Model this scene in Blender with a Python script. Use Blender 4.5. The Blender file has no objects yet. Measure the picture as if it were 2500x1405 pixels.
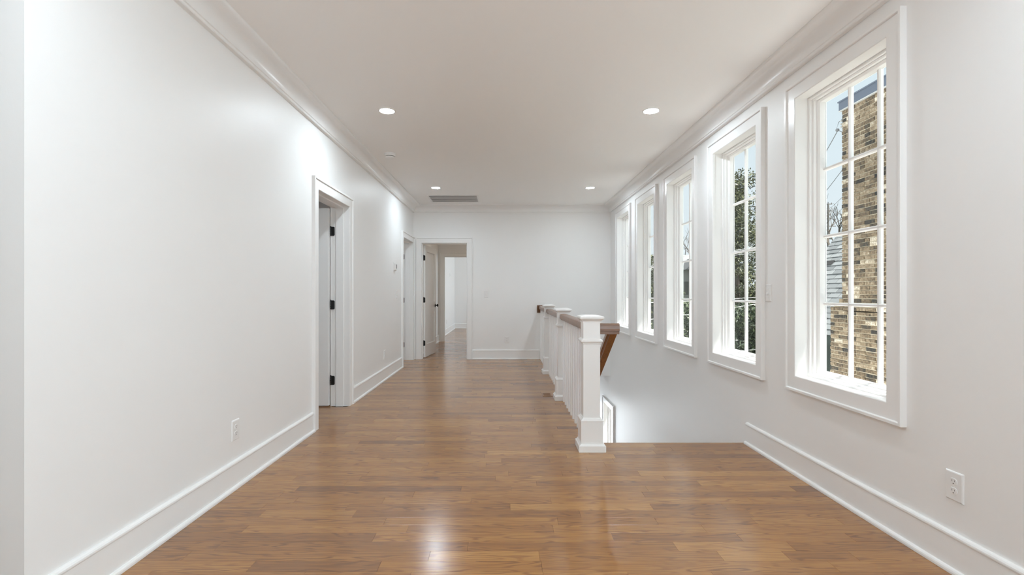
import bpy, math, random
import numpy as np
from mathutils import Vector, Matrix

# ------------------------------------------------------------------ camera, sky, sun, exposure
scene = bpy.context.scene
COL = scene.collection
random.seed(7)
RNG = np.random.default_rng(7)

IMG_W, IMG_H = 2500.0, 1405.0
FPX = 1180.0                       # focal length in pixels
VPX, VPY = 1232.0, 717.0           # vanishing point of the hallway
EYE = 1.18
cam_d = bpy.data.cameras.new('camera')
cam_d.sensor_fit = 'HORIZONTAL'
cam_d.sensor_width = 36.0
cam_d.lens = FPX / IMG_W * 36.0
cam_d.shift_x = (IMG_W / 2 - VPX) / IMG_W
cam_d.shift_y = -(IMG_H / 2 - VPY) / IMG_W
cam_d.clip_start = 0.02
cam_d.clip_end = 500
cam = bpy.data.objects.new('camera', cam_d)
COL.objects.link(cam)
cam.location = (0, 0, EYE)
cam.rotation_euler = (math.pi / 2, 0, 0)
scene.camera = cam

scene.view_settings.view_transform = 'Standard'
scene.view_settings.look = 'None'
scene.view_settings.gamma = 1.0
scene.view_settings.use_curve_mapping = False
scene.view_settings.exposure = 0.42
try:
    scene.cycles.max_bounces = 16
    scene.cycles.diffuse_bounces = 12
    scene.cycles.glossy_bounces = 4
    scene.cycles.transparent_max_bounces = 16
    scene.cycles.sample_clamp_indirect = 6.0
except Exception:
    pass

LAMP_W = 265.0          # strength of the round downlight lenses
REAR_POWER = 72.0     # unseen fill light added behind the camera
FAR_POWER = 48.0      # daylight through the window of the far room
SUN_STRENGTH = 11.0
SKY_STRENGTH = 0.76
LOWER_POWER = 36.0     # fill light added at the foot of the stairwell

world = bpy.data.worlds.new('sky')
scene.world = world
world.use_nodes = True
wn = world.node_tree
wn.nodes.clear()
w_tc = wn.nodes.new('ShaderNodeTexCoord')
w_sep = wn.nodes.new('ShaderNodeSeparateXYZ')
w_ramp = wn.nodes.new('ShaderNodeValToRGB')
w_bg = wn.nodes.new('ShaderNodeBackground')
w_out = wn.nodes.new('ShaderNodeOutputWorld')
wn.links.new(w_tc.outputs['Generated'], w_sep.inputs[0])
wn.links.new(w_sep.outputs['Z'], w_ramp.inputs['Fac'])
w_ramp.color_ramp.elements[0].position = 0.0
w_ramp.color_ramp.elements[0].color = (0.83, 0.90, 0.94, 1)
w_ramp.color_ramp.elements[1].position = 1.0
w_ramp.color_ramp.elements[1].color = (1.75, 1.85, 1.9, 1)
e_ = w_ramp.color_ramp.elements.new(0.35)
e_.color = (0.74, 0.86, 0.93, 1)
wn.links.new(w_ramp.outputs['Color'], w_bg.inputs['Color'])
w_bg.inputs['Strength'].default_value = SKY_STRENGTH
wn.links.new(w_bg.outputs[0], w_out.inputs[0])

sun_d = bpy.data.lights.new('sun', 'SUN')
sun_d.energy = SUN_STRENGTH
sun_d.angle = math.radians(8)
sun_d.color = (1.0, 0.96, 0.9)
sun = bpy.data.objects.new('sun', sun_d)
COL.objects.link(sun)
# high, from the window side; an added overhang keeps it off the panes
sun.rotation_euler = Vector((-0.32, 0.30, -0.90)).to_track_quat('-Z', 'Y').to_euler()


def area_light(name, loc, direction, sx, sy, power, color=(1, 1, 1), spread=180):
    d = bpy.data.lights.new(name, 'AREA')
    d.shape = 'RECTANGLE'
    d.size, d.size_y = sx, sy
    d.energy = power
    d.color = color
    d.spread = math.radians(spread)
    o = bpy.data.objects.new(name, d)
    COL.objects.link(o)
    o.location = loc
    o.rotation_euler = Vector(direction).to_track_quat('-Z', 'Z').to_euler()
    return o


area_light('rear_fill_light', (2.03, -1.3, 1.545), (-1, 0.6, 0.8), 2.2, 1.7, REAR_POWER, (0.775, 0.92, 1.0))  # added fill for the hall, set in an invented opening out of view
area_light('lower_hall_fill', (1.2, 10.72, -1.5), (0, -1, 0.12), 1.1, 1.9, LOWER_POWER, (0.85, 0.94, 1.0))  # added fill in front of a solid wall, brightens the stairwell
area_light('far_room_daylight', (2.72, 14.4, 1.5), (-1, 0, 0), 1.8, 1.6, FAR_POWER, (0.72, 0.89, 1.0))

# ------------------------------------------------------------------ dimensions
XR = 1.905      # right wall
XL = -1.64      # left wall
YB = 8.68       # back wall
ZC = 2.765      # ceiling
LT = 0.165      # left wall thickness
BT = 0.14       # back wall thickness
XRO = 2.075     # outer face of right wall
YCOR = 1.65     # outside corner where the left wall begins
YSTEP = 3.79    # top step edge
XWELL = 0.752   # edge of hall floor at the stairwell
ZLOW = -3.05


# ------------------------------------------------------------------ materials
def new_mat(name):
    m = bpy.data.materials.new(name)
    m.use_nodes = True
    return m, m.node_tree, m.node_tree.nodes['Principled BSDF']


def paint(name, col, rough=0.5, bump=0.0, bscale=300.0, spec=0.5):
    m, nt, b = new_mat(name)
    b.inputs['Base Color'].default_value = (*col, 1)
    b.inputs['Roughness'].default_value = rough
    b.inputs['Specular IOR Level'].default_value = spec
    tc = nt.nodes.new('ShaderNodeNewGeometry')
    n = nt.nodes.new('ShaderNodeTexNoise')
    n.inputs['Scale'].default_value = 3.0
    n.inputs['Detail'].default_value = 3.0
    nt.links.new(tc.outputs['Position'], n.inputs['Vector'])
    mx = nt.nodes.new('ShaderNodeMix')
    mx.data_type = 'RGBA'
    mx.inputs[6].default_value = (*[c * 0.985 for c in col], 1)
    mx.inputs[7].default_value = (*col, 1)
    nt.links.new(n.outputs['Fac'], mx.inputs[0])
    nt.links.new(mx.outputs[2], b.inputs['Base Color'])
    if bump:
        n2 = nt.nodes.new('ShaderNodeTexNoise')
        n2.inputs['Scale'].default_value = bscale
        n2.inputs['Detail'].default_value = 2.0
        nt.links.new(tc.outputs['Position'], n2.inputs['Vector'])
        bp = nt.nodes.new('ShaderNodeBump')
        bp.inputs['Strength'].default_value = bump
        bp.inputs['Distance'].default_value = 0.002
        nt.links.new(n2.outputs['Fac'], bp.inputs['Height'])
        nt.links.new(bp.outputs[0], b.inputs['Normal'])
    return m


M = {}
M['wall'] = paint('wall_paint', (0.895, 0.895, 0.89), 0.45, 0.06, 260)
M['ceiling'] = paint('ceiling_paint', (0.95, 0.95, 0.947), 0.7, 0.04, 200)
M['trim'] = paint('trim_gloss_paint', (0.90, 0.90, 0.895), 0.28)
M['plastic'] = paint('white_plastic', (0.86, 0.86, 0.855), 0.3)
M['black'] = paint('black_metal', (0.012, 0.012, 0.012), 0.4)
M['darkslot'] = paint('dark_slot', (0.02, 0.02, 0.02), 0.8)
M['subfloor'] = paint('subfloor', (0.08, 0.045, 0.025), 0.9)
M['mortar'] = paint('mortar', (0.66, 0.59, 0.46), 0.9, 0.3, 80)
M['capmetal'] = paint('slate_blue_metal', (0.115, 0.14, 0.185), 0.5)
M['siding_shaded'] = paint('shaded_green_siding', (0.03, 0.045, 0.04), 0.8)  # dark green, with the shade under the eave put into the colour
M['bark'] = paint('bark', (0.10, 0.085, 0.07), 0.95)
M['poletimber'] = paint('weathered_pole', (0.16, 0.15, 0.14), 0.9)
M['wire'] = paint('wire_grey', (0.20, 0.21, 0.22), 0.6)
M['wirepale'] = paint('wire_pale', (0.55, 0.56, 0.55), 0.6)
M['sidingpale'] = paint('pale_siding', (0.30, 0.30, 0.29), 0.8)
M['roofgrey'] = paint('far_roof', (0.06, 0.065, 0.068), 0.9)
M['paleroof'] = paint('pale_grey_roof', (0.17, 0.175, 0.175), 0.9)
M['road'] = paint('road', (0.22, 0.22, 0.22), 0.9)
M['bounce_pale'] = paint('pale_bounce_ground', (0.74, 0.74, 0.73), 0.9, 0.2, 30)  # kept pale so the added slab throws light upward
M['grass'] = paint('lawn', (0.045, 0.056, 0.03), 0.95)
M['grille_back'] = paint('duct_dark', (0.10, 0.10, 0.095), 0.9)


def leaf_mat(name, c1, c2):
    m, nt, b = new_mat(name)
    at = nt.nodes.new('ShaderNodeAttribute')
    at.attribute_name = 'tone'
    r = nt.nodes.new('ShaderNodeValToRGB')
    r.color_ramp.elements[0].color = (*c1, 1)
    r.color_ramp.elements[1].color = (*c2, 1)
    nt.links.new(at.outputs['Fac'], r.inputs['Fac'])
    nt.links.new(r.outputs['Color'], b.inputs['Base Color'])
    b.inputs['Roughness'].default_value = 0.45
    return m


M['leaf'] = leaf_mat('evergreen_leaf', (0.025, 0.035, 0.015), (0.20, 0.21, 0.10))
M['leaf2'] = leaf_mat('hedge_leaf', (0.02, 0.035, 0.02), (0.10, 0.13, 0.06))


def ramp_mat(name, stops, rough=0.85, mott=0.35, mscale=60.0, bump=0.4):
    m, nt, b = new_mat(name)
    at = nt.nodes.new('ShaderNodeAttribute')
    at.attribute_name = 'tone'
    r = nt.nodes.new('ShaderNodeValToRGB')
    r.color_ramp.interpolation = 'LINEAR'
    els = r.color_ramp.elements
    els[0].position, els[0].color = stops[0][0], (*stops[0][1], 1)
    els[1].position, els[1].color = stops[-1][0], (*stops[-1][1], 1)
    for p, c in stops[1:-1]:
        e = els.new(p)
        e.color = (*c, 1)
    geo = nt.nodes.new('ShaderNodeNewGeometry')
    n = nt.nodes.new('ShaderNodeTexNoise')
    n.inputs['Scale'].default_value = mscale
    n.inputs['Detail'].default_value = 5
    n.inputs['Roughness'].default_value = 0.7
    nt.links.new(geo.outputs['Position'], n.inputs['Vector'])
    ma = nt.nodes.new('ShaderNodeMath')
    ma.operation = 'MULTIPLY_ADD'
    ma.inputs[1].default_value = mott
    mr = nt.nodes.new('ShaderNodeMapRange')
    mr.inputs['From Min'].default_value = 0.3
    mr.inputs['From Max'].default_value = 0.7
    nt.links.new(n.outputs['Fac'], mr.inputs['Value'])
    nt.links.new(mr.outputs[0], ma.inputs[0])
    sub = nt.nodes.new('ShaderNodeMath')
    sub.operation = 'SUBTRACT'
    sub.inputs[1].default_value = mott * 0.5
    nt.links.new(at.outputs['Fac'], sub.inputs[0])
    nt.links.new(sub.outputs[0], ma.inputs[2])
    nt.links.new(ma.outputs[0], r.inputs['Fac'])
    nt.links.new(r.outputs['Color'], b.inputs['Base Color'])
    b.inputs['Roughness'].default_value = rough
    bp = nt.nodes.new('ShaderNodeBump')
    bp.inputs['Strength'].default_value = bump
    bp.inputs['Distance'].default_value = 0.01
    nt.links.new(n.outputs['Fac'], bp.inputs['Height'])
    nt.links.new(bp.outputs[0], b.inputs['Normal'])
    return m


M['brick'] = ramp_mat('mottled_brick', [
    (0.0, (0.028, 0.029, 0.03)), (0.2, (0.07, 0.062, 0.05)), (0.4, (0.15, 0.11, 0.07)),
    (0.62, (0.28, 0.213, 0.14)), (0.82, (0.42, 0.345, 0.25)), (1.0, (0.72, 0.66, 0.55))], 0.9, 0.6, 26.0, 0.8)
M['shingle'] = ramp_mat('grey_shingle', [
    (0.0, (0.11, 0.12, 0.125)), (0.5, (0.165, 0.178, 0.184)), (1.0, (0.235, 0.25, 0.255))], 0.95, 0.25, 40.0, 0.3)


def wood_mat(name, stops, rough, along='X', spec=0.5, coat=0.0):
    """oak: per-board tone, long streaks and cathedral figure along one axis"""
    m, nt, b = new_mat(name)
    N, L = nt.nodes, nt.links
    geo = N.new('ShaderNodeNewGeometry')
    at = N.new('ShaderNodeAttribute')
    at.attribute_name = 'tone'
    off = N.new('ShaderNodeVectorMath')
    off.operation = 'MULTIPLY'
    off.inputs[0].default_value = (0, 0, 0)
    comb = N.new('ShaderNodeCombineXYZ')
    for i, k in enumerate((37.0, 11.3, 53.0)):
        mu = N.new('ShaderNodeMath')
        mu.operation = 'MULTIPLY'
        mu.inputs[1].default_value = k
        L.new(at.outputs['Fac'], mu.inputs[0])
        L.new(mu.outputs[0], comb.inputs[i])
    add = N.new('ShaderNodeVectorMath')
    add.operation = 'ADD'
    L.new(geo.outputs['Position'], add.inputs[0])
    L.new(comb.outputs[0], add.inputs[1])

    def scaled(sl, sc):
        v = N.new('ShaderNodeVectorMath')
        v.operation = 'MULTIPLY'
        v.inputs[1].default_value = (sl, sc, sc) if along == 'X' else (sc, sl, sc)
        L.new(add.outputs[0], v.inputs[0])
        return v.outputs[0]

    # broad figure
    n1 = N.new('ShaderNodeTexNoise')
    n1.inputs['Scale'].default_value = 1.0
    n1.inputs['Detail'].default_value = 2.0
    n1.inputs['Roughness'].default_value = 0.5
    L.new(scaled(1.7, 13.0), n1.inputs['Vector'])
    rings = N.new('ShaderNodeMath')
    rings.operation = 'MULTIPLY'
    rings.inputs[1].default_value = 62.0
    L.new(n1.outputs['Fac'], rings.inputs[0])
    sn = N.new('ShaderNodeMath')
    sn.operation = 'SINE'
    L.new(rings.outputs[0], sn.inputs[0])
    sharp = N.new('ShaderNodeMapRange')
    sharp.inputs['From Min'].default_value = 0.1
    sharp.inputs['From Max'].default_value = 1.0
    L.new(sn.outputs[0], sharp.inputs['Value'])
    # fine pores
    n2 = N.new('ShaderNodeTexNoise')
    n2.inputs['Scale'].default_value = 1.0
    n2.inputs['Detail'].default_value = 4.0
    n2.inputs['Roughness'].default_value = 0.6
    L.new(scaled(5.0, 230.0), n2.inputs['Vector'])
    # blotches
    n3 = N.new('ShaderNodeTexNoise')
    n3.inputs['Scale'].default_value = 1.0
    n3.inputs['Detail'].default_value = 2.0
    L.new(scaled(2.2, 22.0), n3.inputs['Vector'])
    # figure mask so that only part of the boards is strongly figured
    t = N.new('ShaderNodeMath')
    t.operation = 'MULTIPLY_ADD'
    t.inputs[1].default_value = 0.34
    L.new(n3.outputs['Fac'], t.inputs[0])
    tm = N.new('ShaderNodeMath')
    tm.operation = 'SUBTRACT'
    tm.inputs[1].default_value = 0.17
    L.new(at.outputs['Fac'], tm.inputs[0])
    L.new(tm.outputs[0], t.inputs[2])
    r = N.new('ShaderNodeValToRGB')
    els = r.color_ramp.elements
    els[0].position, els[0].color = stops[0][0], (*stops[0][1], 1)
    els[1].position, els[1].color = stops[-1][0], (*stops[-1][1], 1)
    for p, c in stops[1:-1]:
        e = els.new(p)
        e.color = (*c, 1)
    L.new(t.outputs[0], r.inputs['Fac'])
    g1 = N.new('ShaderNodeMath')
    g1.operation = 'MULTIPLY'
    L.new(sharp.outputs[0], g1.inputs[0])
    fm = N.new('ShaderNodeMapRange')
    fm.inputs['From Min'].default_value = 0.35
    fm.inputs['From Max'].default_value = 0.7
    fm.inputs['To Min'].default_value = 0.22
    fm.inputs['To Max'].default_value = 0.85
    L.new(n3.outputs['Fac'], fm.inputs['Value'])
    L.new(fm.outputs[0], g1.inputs[1])
    p1 = N.new('ShaderNodeMapRange')
    p1.inputs['From Min'].default_value = 0.46
    p1.inputs['From Max'].default_value = 0.74
    p1.inputs['To Max'].default_value = 0.7
    L.new(n2.outputs['Fac'], p1.inputs['Value'])
    gm = N.new('ShaderNodeMath')
    gm.operation = 'MAXIMUM'
    L.new(g1.outputs[0], gm.inputs[0])
    L.new(p1.outputs[0], gm.inputs[1])
    mx = N.new('ShaderNodeMix')
    mx.data_type = 'RGBA'
    mx.blend_type = 'MULTIPLY'
    mx.inputs[7].default_value = (0.40, 0.30, 0.22, 1)
    L.new(gm.outputs[0], mx.inputs[0])
    L.new(r.outputs['Color'], mx.inputs[6])
    L.new(mx.outputs[2], b.inputs['Base Color'])
    b.inputs['Roughness'].default_value = rough
    b.inputs['Specular IOR Level'].default_value = spec
    b.inputs['Coat Weight'].default_value = coat
    b.inputs['Coat Roughness'].default_value = 0.21
    b.inputs['Coat IOR'].default_value = 1.65
    bp = N.new('ShaderNodeBump')
    bp.inputs['Strength'].default_value = 0.12
    bp.inputs['Distance'].default_value = 0.0012
    bp.invert = True
    L.new(gm.outputs[0], bp.inputs['Height'])
    L.new(bp.outputs[0], b.inputs['Normal'])
    return m


OAK = [(0.0, (0.16, 0.058, 0.011)), (0.3, (0.27, 0.110, 0.022)), (0.6, (0.375, 0.166, 0.036)), (1.0, (0.52, 0.262, 0.068))]
M['oak'] = wood_mat('oak_floor', OAK, 0.5, 'X', 0.15, 1.0)
RAILW = [(0.0, (0.11, 0.041, 0.012)), (0.5, (0.21, 0.083, 0.023)), (1.0, (0.36, 0.15, 0.044))]
M['rail_x'] = wood_mat('oak_rail_across', RAILW, 0.3, 'X', 0.5, 0.2)
M['rail_y'] = wood_mat('oak_rail_along', RAILW, 0.3, 'Y', 0.5, 0.2)

# clear window glass
m, nt, b = new_mat('window_glass')
nt.nodes.remove(b)
tr = nt.nodes.new('ShaderNodeBsdfTransparent')
tr.inputs['Color'].default_value = (0.97, 0.985, 0.985, 1)
gl = nt.nodes.new('ShaderNodeBsdfGlossy')
gl.inputs['Roughness'].default_value = 0.02
lw = nt.nodes.new('ShaderNodeLayerWeight')
pw = nt.nodes.new('ShaderNodeMath')
pw.operation = 'POWER'
pw.inputs[1].default_value = 5.0
nt.links.new(lw.outputs['Facing'], pw.inputs[0])
fr = nt.nodes.new('ShaderNodeMath')
fr.operation = 'MULTIPLY_ADD'
fr.inputs[1].default_value = 0.3
fr.inputs[2].default_value = 0.008
nt.links.new(pw.outputs[0], fr.inputs[0])
mxs = nt.nodes.new('ShaderNodeMixShader')
nt.links.new(fr.outputs[0], mxs.inputs[0])
nt.links.new(tr.outputs[0], mxs.inputs[1])
nt.links.new(gl.outputs[0], mxs.inputs[2])
nt.links.new(mxs.outputs[0], nt.nodes['Material Output'].inputs[0])
M['glass'] = m

# lamp lens
m, nt, b = new_mat('lamp_lens')
b.inputs['Base Color'].default_value = (0.9, 0.9, 0.9, 1)
b.inputs['Emission Color'].default_value = (0.80, 0.918, 1.0, 1)
b.inputs['Emission Strength'].default_value = LAMP_W
M['lens'] = m
M['lens_warm'] = m.copy()
M['lens_warm'].name = 'lamp_lens_warm'
b = M['lens_warm'].node_tree.nodes['Principled BSDF']
b.inputs['Emission Color'].default_value = (1.0, 0.90, 0.74, 1)
b.inputs['Emission Strength'].default_value = LAMP_W * 0.4


# ------------------------------------------------------------------ mesh helpers
class MB:
    def __init__(self):
        self.v, self.f, self.t = [], [], []

    def add(self, verts, faces, tone=0.5):
        k = len(self.v)
        self.v.extend([tuple(p) for p in verts])
        self.f.extend([tuple(i + k for i in fc) for fc in faces])
        self.t.extend([tone] * len(verts))
        return self

    def box(self, x0, x1, y0, y1, z0, z1, tone=0.5):
        x0, x1 = min(x0, x1), max(x0, x1)
        y0, y1 = min(y0, y1), max(y0, y1)
        z0, z1 = min(z0, z1), max(z0, z1)
        vs = [(x0, y0, z0), (x1, y0, z0), (x1, y1, z0), (x0, y1, z0), (x0, y0, z1), (x1, y0, z1), (x1, y1, z1), (x0, y1, z1)]
        fs = [(0, 3, 2, 1), (4, 5, 6, 7), (0, 1, 5, 4), (1, 2, 6, 5), (2, 3, 7, 6), (3, 0, 4, 7)]
        return self.add(vs, fs, tone)

    def cbox(self, x0, x1, y0, y1, z0, z1, c, axis='z', tone=0.5):
        """box whose +axis (or -axis) face is chamfered; axis like 'z', '-x'"""
        sgn = -1 if axis[0] == '-' else 1
        ax = 'xyz'.index(axis[-1])
        lo, hi = [x0, y0, z0], [x1, y1, z1]
        for i in range(3):
            if lo[i] > hi[i]:
                lo[i], hi[i] = hi[i], lo[i]
        a, b_ = [i for i in range(3) if i != ax]
        base = lo[ax] if sgn > 0 else hi[ax]
        top = hi[ax] if sgn > 0 else lo[ax]
        vs = []
        for d, lev in ((0, base), (0, top - sgn * c), (c, top)):
            for (s, t_) in ((0, 0), (1, 0), (1, 1), (0, 1)):
                p = [0, 0, 0]
                p[ax] = lev
                p[a] = lo[a] + d if s == 0 else hi[a] - d
                p[b_] = lo[b_] + d if t_ == 0 else hi[b_] - d
                vs.append(p)
        fs = [(0, 1, 2, 3), (8, 9, 10, 11)]
        for r in range(2):
            for i in range(4):
                j = (i + 1) % 4
                fs.append((r * 4 + i, r * 4 + j, r * 4 + 4 + j, r * 4 + 4 + i))
        return self.add(vs, fs, tone)

    def squares(self, cx, cy, rings, tone=0.5):
        """stack of centred square rings (half, z), closed at both ends"""
        vs, fs = [], []
        for h, z in rings:
            vs += [(cx - h, cy - h, z), (cx + h, cy - h, z), (cx + h, cy + h, z), (cx - h, cy + h, z)]
        n = len(rings)
        fs.append((3, 2, 1, 0))
        fs.append(tuple((n - 1) * 4 + i for i in range(4)))
        for r in range(n - 1):
            for i in range(4):
                j = (i + 1) % 4
                fs.append((r * 4 + i, r * 4 + j, r * 4 + 4 + j, r * 4 + 4 + i))
        return self.add(vs, fs, tone)

    def lathe(self, rings, origin=(0, 0, 0), axis=(0, 0, 1), seg=24, tone=0.5):
        """rings: (radius, height along axis)"""
        q = Vector((0, 0, 1)).rotation_difference(Vector(axis).normalized())
        o = Vector(origin)
        vs, fs = [], []
        for r, h in rings:
            for i in range(seg):
                a = 2 * math.pi * i / seg
                vs.append(o + q @ Vector((r * math.cos(a), r * math.sin(a), h)))
        n = len(rings)
        for k in range(n - 1):
            for i in range(seg):
                j = (i + 1) % seg
                fs.append((k * seg + i, k * seg + j, (k + 1) * seg + j, (k + 1) * seg + i))
        fs.append(tuple(range(seg))[::-1])
        fs.append(tuple((n - 1) * seg + i for i in range(seg)))
        return self.add(vs, fs, tone)

    def tube(self, pts, rad, seg=6, tone=0.5):
        pts = [Vector(p) for p in pts]
        rads = rad if isinstance(rad, (list, tuple)) else [rad] * len(pts)
        vs, fs = [], []
        for i, p in enumerate(pts):
            d = (pts[min(i + 1, len(pts) - 1)] - pts[max(i - 1, 0)])
            d.normalize()
            up = Vector((0, 0, 1)) if abs(d.z) < 0.9 else Vector((1, 0, 0))
            s = d.cross(up).normalized()
            t_ = s.cross(d)
            for k in range(seg):
                a = 2 * math.pi * k / seg
                vs.append(p + (s * math.cos(a) + t_ * math.sin(a)) * rads[i])
        for i in range(len(pts) - 1):
            for k in range(seg):
                j = (k + 1) % seg
                fs.append((i * seg + k, i * seg + j, (i + 1) * seg + j, (i + 1) * seg + k))
        fs.append(tuple(range(seg))[::-1])
        fs.append(tuple((len(pts) - 1) * seg + k for k in range(seg)))
        return self.add(vs, fs, tone)

    def profile(self, prof, origin, along, udir, vdir, length, tone=0.5, cut0=0.0, cut1=0.0):
        """extrude closed 2d profile (u, v) from origin along a direction; cut: shift of the ends per unit u (mitre)"""
        o, a, u, v = Vector(origin), Vector(along).normalized(), Vector(udir), Vector(vdir)
        n = len(prof)
        vs = []
        for e, cut in ((0.0, cut0), (length, cut1)):
            for (pu, pv) in prof:
                vs.append(o + a * (e + cut * pu) + u * pu + v * pv)
        fs = [tuple(range(n))[::-1], tuple(range(n, 2 * n))]
        for i in range(n):
            j = (i + 1) % n
            fs.append((i, j, n + j, n + i))
        return self.add(vs, fs, tone)

    def sweep(self, prof, path):
        """profile (d from wall, z) along an open 2d wall path; room is on the right hand of the path; mitred"""
        P = [Vector((p[0], p[1])) for p in path]
        n = len(prof)
        vs, fs = [], []
        for i, p in enumerate(P):
            if i == 0:
                d = (P[1] - P[0]).normalized()
                off = Vector((d.y, -d.x))
            elif i == len(P) - 1:
                d = (P[-1] - P[-2]).normalized()
                off = Vector((d.y, -d.x))
            else:
                d0 = (P[i] - P[i - 1]).normalized()
                d1 = (P[i + 1] - P[i]).normalized()
                n0, n1 = Vector((d0.y, -d0.x)), Vector((d1.y, -d1.x))
                off = (n0 + n1) / (1 + n0.dot(n1))
            for (pd, pz) in prof:
                vs.append((p.x + off.x * pd, p.y + off.y * pd, pz))
        for i in range(len(P) - 1):
            for k in range(n):
                j = (k + 1) % n
                fs.append((i * n + k, i * n + j, (i + 1) * n + j, (i + 1) * n + k))
        fs.append(tuple(range(n))[::-1])
        fs.append(tuple((len(P) - 1) * n + k for k in range(n)))
        return self.add(vs, fs)

    def build(self, name, mat, parent=None, smooth=False, tone=False, fix=True):
        me = bpy.data.meshes.new(name)
        me.from_pydata(self.v, [], self.f)
        if fix:
            import bmesh
            bm = bmesh.new()
            bm.from_mesh(me)
            bmesh.ops.recalc_face_normals(bm, faces=bm.faces)
            bm.to_mesh(me)
            bm.free()
        if tone or mat in TONED:
            at = me.attributes.new('tone', 'FLOAT', 'POINT')
            at.data.foreach_set('value', self.t)
        if smooth:
            me.polygons.foreach_set('use_smooth', [True] * len(me.polygons))
            try:
                me.set_sharp_from_angle(angle=math.radians(35))
            except Exception:
                pass
        me.materials.append(M[mat] if isinstance(mat, str) else mat)
        me.update()
        o = bpy.data.objects.new(name, me)
        COL.objects.link(o)
        if parent is not None:
            o.parent = parent
            o.matrix_parent_inverse = parent.matrix_basis.inverted()
        return o


TONED = {'oak', 'rail_x', 'rail_y', 'brick', 'shingle', 'leaf', 'leaf2'}


def empty(name, loc=(0, 0, 0)):
    o = bpy.data.objects.new(name, None)
    o.empty_display_size = 0.1
    COL.objects.link(o)
    o.location = loc
    return o


def structure(o):
    o['kind'] = 'structure'
    return o


def thing(o, label, cat, group=None):
    o['label'] = label
    o['category'] = cat
    if group:
        o['group'] = group
    return o


def stuff(o):
    o['kind'] = 'stuff'
    return o


def wall(name, axis, p0, p1, u0, u1, z0, z1, holes, mat='wall'):
    """solid wall slab; axis 'x': slab between x=p0..p1, u=y ; axis 'y': slab between y=p0..p1, u=x"""
    us = sorted({u0, u1, *[h[0] for h in holes], *[h[1] for h in holes]})
    zs = sorted({z0, z1, *[h[2] for h in holes], *[h[3] for h in holes]})
    us = [u for u in us if u0 <= u <= u1]
    zs = [z for z in zs if z0 <= z <= z1]

    def solid(i, j):
        if i < 0 or j < 0 or i >= len(us) - 1 or j >= len(zs) - 1:
            return False
        cu, cz = (us[i] + us[i + 1]) / 2, (zs[j] + zs[j + 1]) / 2
        return not any(h[0] < cu < h[1] and h[2] < cz < h[3] for h in holes)

    def P(p, u, z):
        return (p, u, z) if axis == 'x' else (u, p, z)
    mb = MB()
    vid = {}

    def V(p, u, z):
        k = (p, u, z)
        if k not in vid:
            vid[k] = len(mb.v)
            mb.v.append(P(p, u, z))
            mb.t.append(0.5)
        return vid[k]
    for i in range(len(us) - 1):
        for j in range(len(zs) - 1):
            if not solid(i, j):
                continue
            a, b_, c, d = us[i], us[i + 1], zs[j], zs[j + 1]
            for p in (p0, p1):
                mb.f.append((V(p, a, c), V(p, b_, c), V(p, b_, d), V(p, a, d)))
            if not solid(i - 1, j):
                mb.f.append((V(p0, a, c), V(p1, a, c), V(p1, a, d), V(p0, a, d)))
            if not solid(i + 1, j):
                mb.f.append((V(p0, b_, c), V(p1, b_, c), V(p1, b_, d), V(p0, b_, d)))
            if not solid(i, j - 1):
                mb.f.append((V(p0, a, c), V(p1, a, c), V(p1, b_, c), V(p0, b_, c)))
            if not solid(i, j + 1):
                mb.f.append((V(p0, a, d), V(p1, a, d), V(p1, b_, d), V(p0, b_, d)))
    o = mb.build(name, mat)
    return structure(o)


# ------------------------------------------------------------------ room shell
WIN_C = [2.765 + 1.243 * k for k in range(5)]
WIN_HW = 0.375
WIN_Z0, WIN_Z1 = 0.645, 2.445
LW = (8.47, 9.22, -2.35, -0.885)         # lower stair window: y0,y1,z0,z1
JB = 0.018                               # jamb lining thickness
D1 = (4.21, 5.06)                        # left door openings (inside jambs)
D2 = (7.765, 8.575)
D3 = (-1.49, -0.674)                     # back door
D4 = (-1.485, -0.68)                     # doorway of the far room
DH = 2.085

holes_r = [(c - WIN_HW - JB, c + WIN_HW + JB, WIN_Z0 - JB, WIN_Z1 + JB) for c in WIN_C]
holes_r.append((LW[0] - JB, LW[1] + JB, LW[2] - JB, LW[3] + JB))
holes_r.append((-2.5, -0.1, WIN_Z0, WIN_Z1))  # unseen opening made for the rear fill light
wall('wall_right', 'x', XR, XRO, -3.6, 10.9, ZLOW, ZC, holes_r)
wall('wall_left', 'x', XL - LT, XL, YCOR, YB, 0, ZC,
     [(D1[0] - JB, D1[1] + JB, -1, DH + JB), (D2[0] - JB, D2[1] + JB, -1, DH + JB)])
wall('wall_left_return', 'y', YCOR, YCOR + 0.12, -5.0, XL - LT, 0, ZC, [])
wall('wall_back', 'y', YB, YB + BT, XL - LT, XR, -0.30, ZC,
     [(D3[0] - JB, D3[1] + JB, -1, DH + JB), (XL - LT - 1, XWELL, -1, 0)])
# spaces behind the camera and beyond the doors
wall('wall_rear', 'y', -3.75, -3.6, XL - LT, XRO, 0, ZC, [])
wall('wall_left_rear', 'x', XL - LT, XL, -3.6, 0.45, 0, ZC, [])  # unseen wall, placed to screen the return wall from light behind
wall('wall_side_screen', 'y', 0.33, 0.45, -5.0, XL - LT, 0, ZC, [])  # unseen wall added to narrow the space and dim the return wall
wall('wall_outer_left', 'x', -5.15, -5.0, -3.75, YB + BT, 0, ZC, [])
wall('wall_bedroom_divider', 'y', 6.6, 6.72, -5.0, XL - LT, 0, ZC, [])
wall('wall_bedroom_end', 'y', YB + 0.01, YB + BT, -5.0, XL - LT, 0, ZC, [])
YD4 = 11.86
wall('wall_passage_left', 'x', -1.765, -1.625, YB + BT, YD4, 0, ZC, [])
wall('wall_passage_right', 'x', 0.10, 0.24, YB + BT, YD4, 0, ZC, [])
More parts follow.
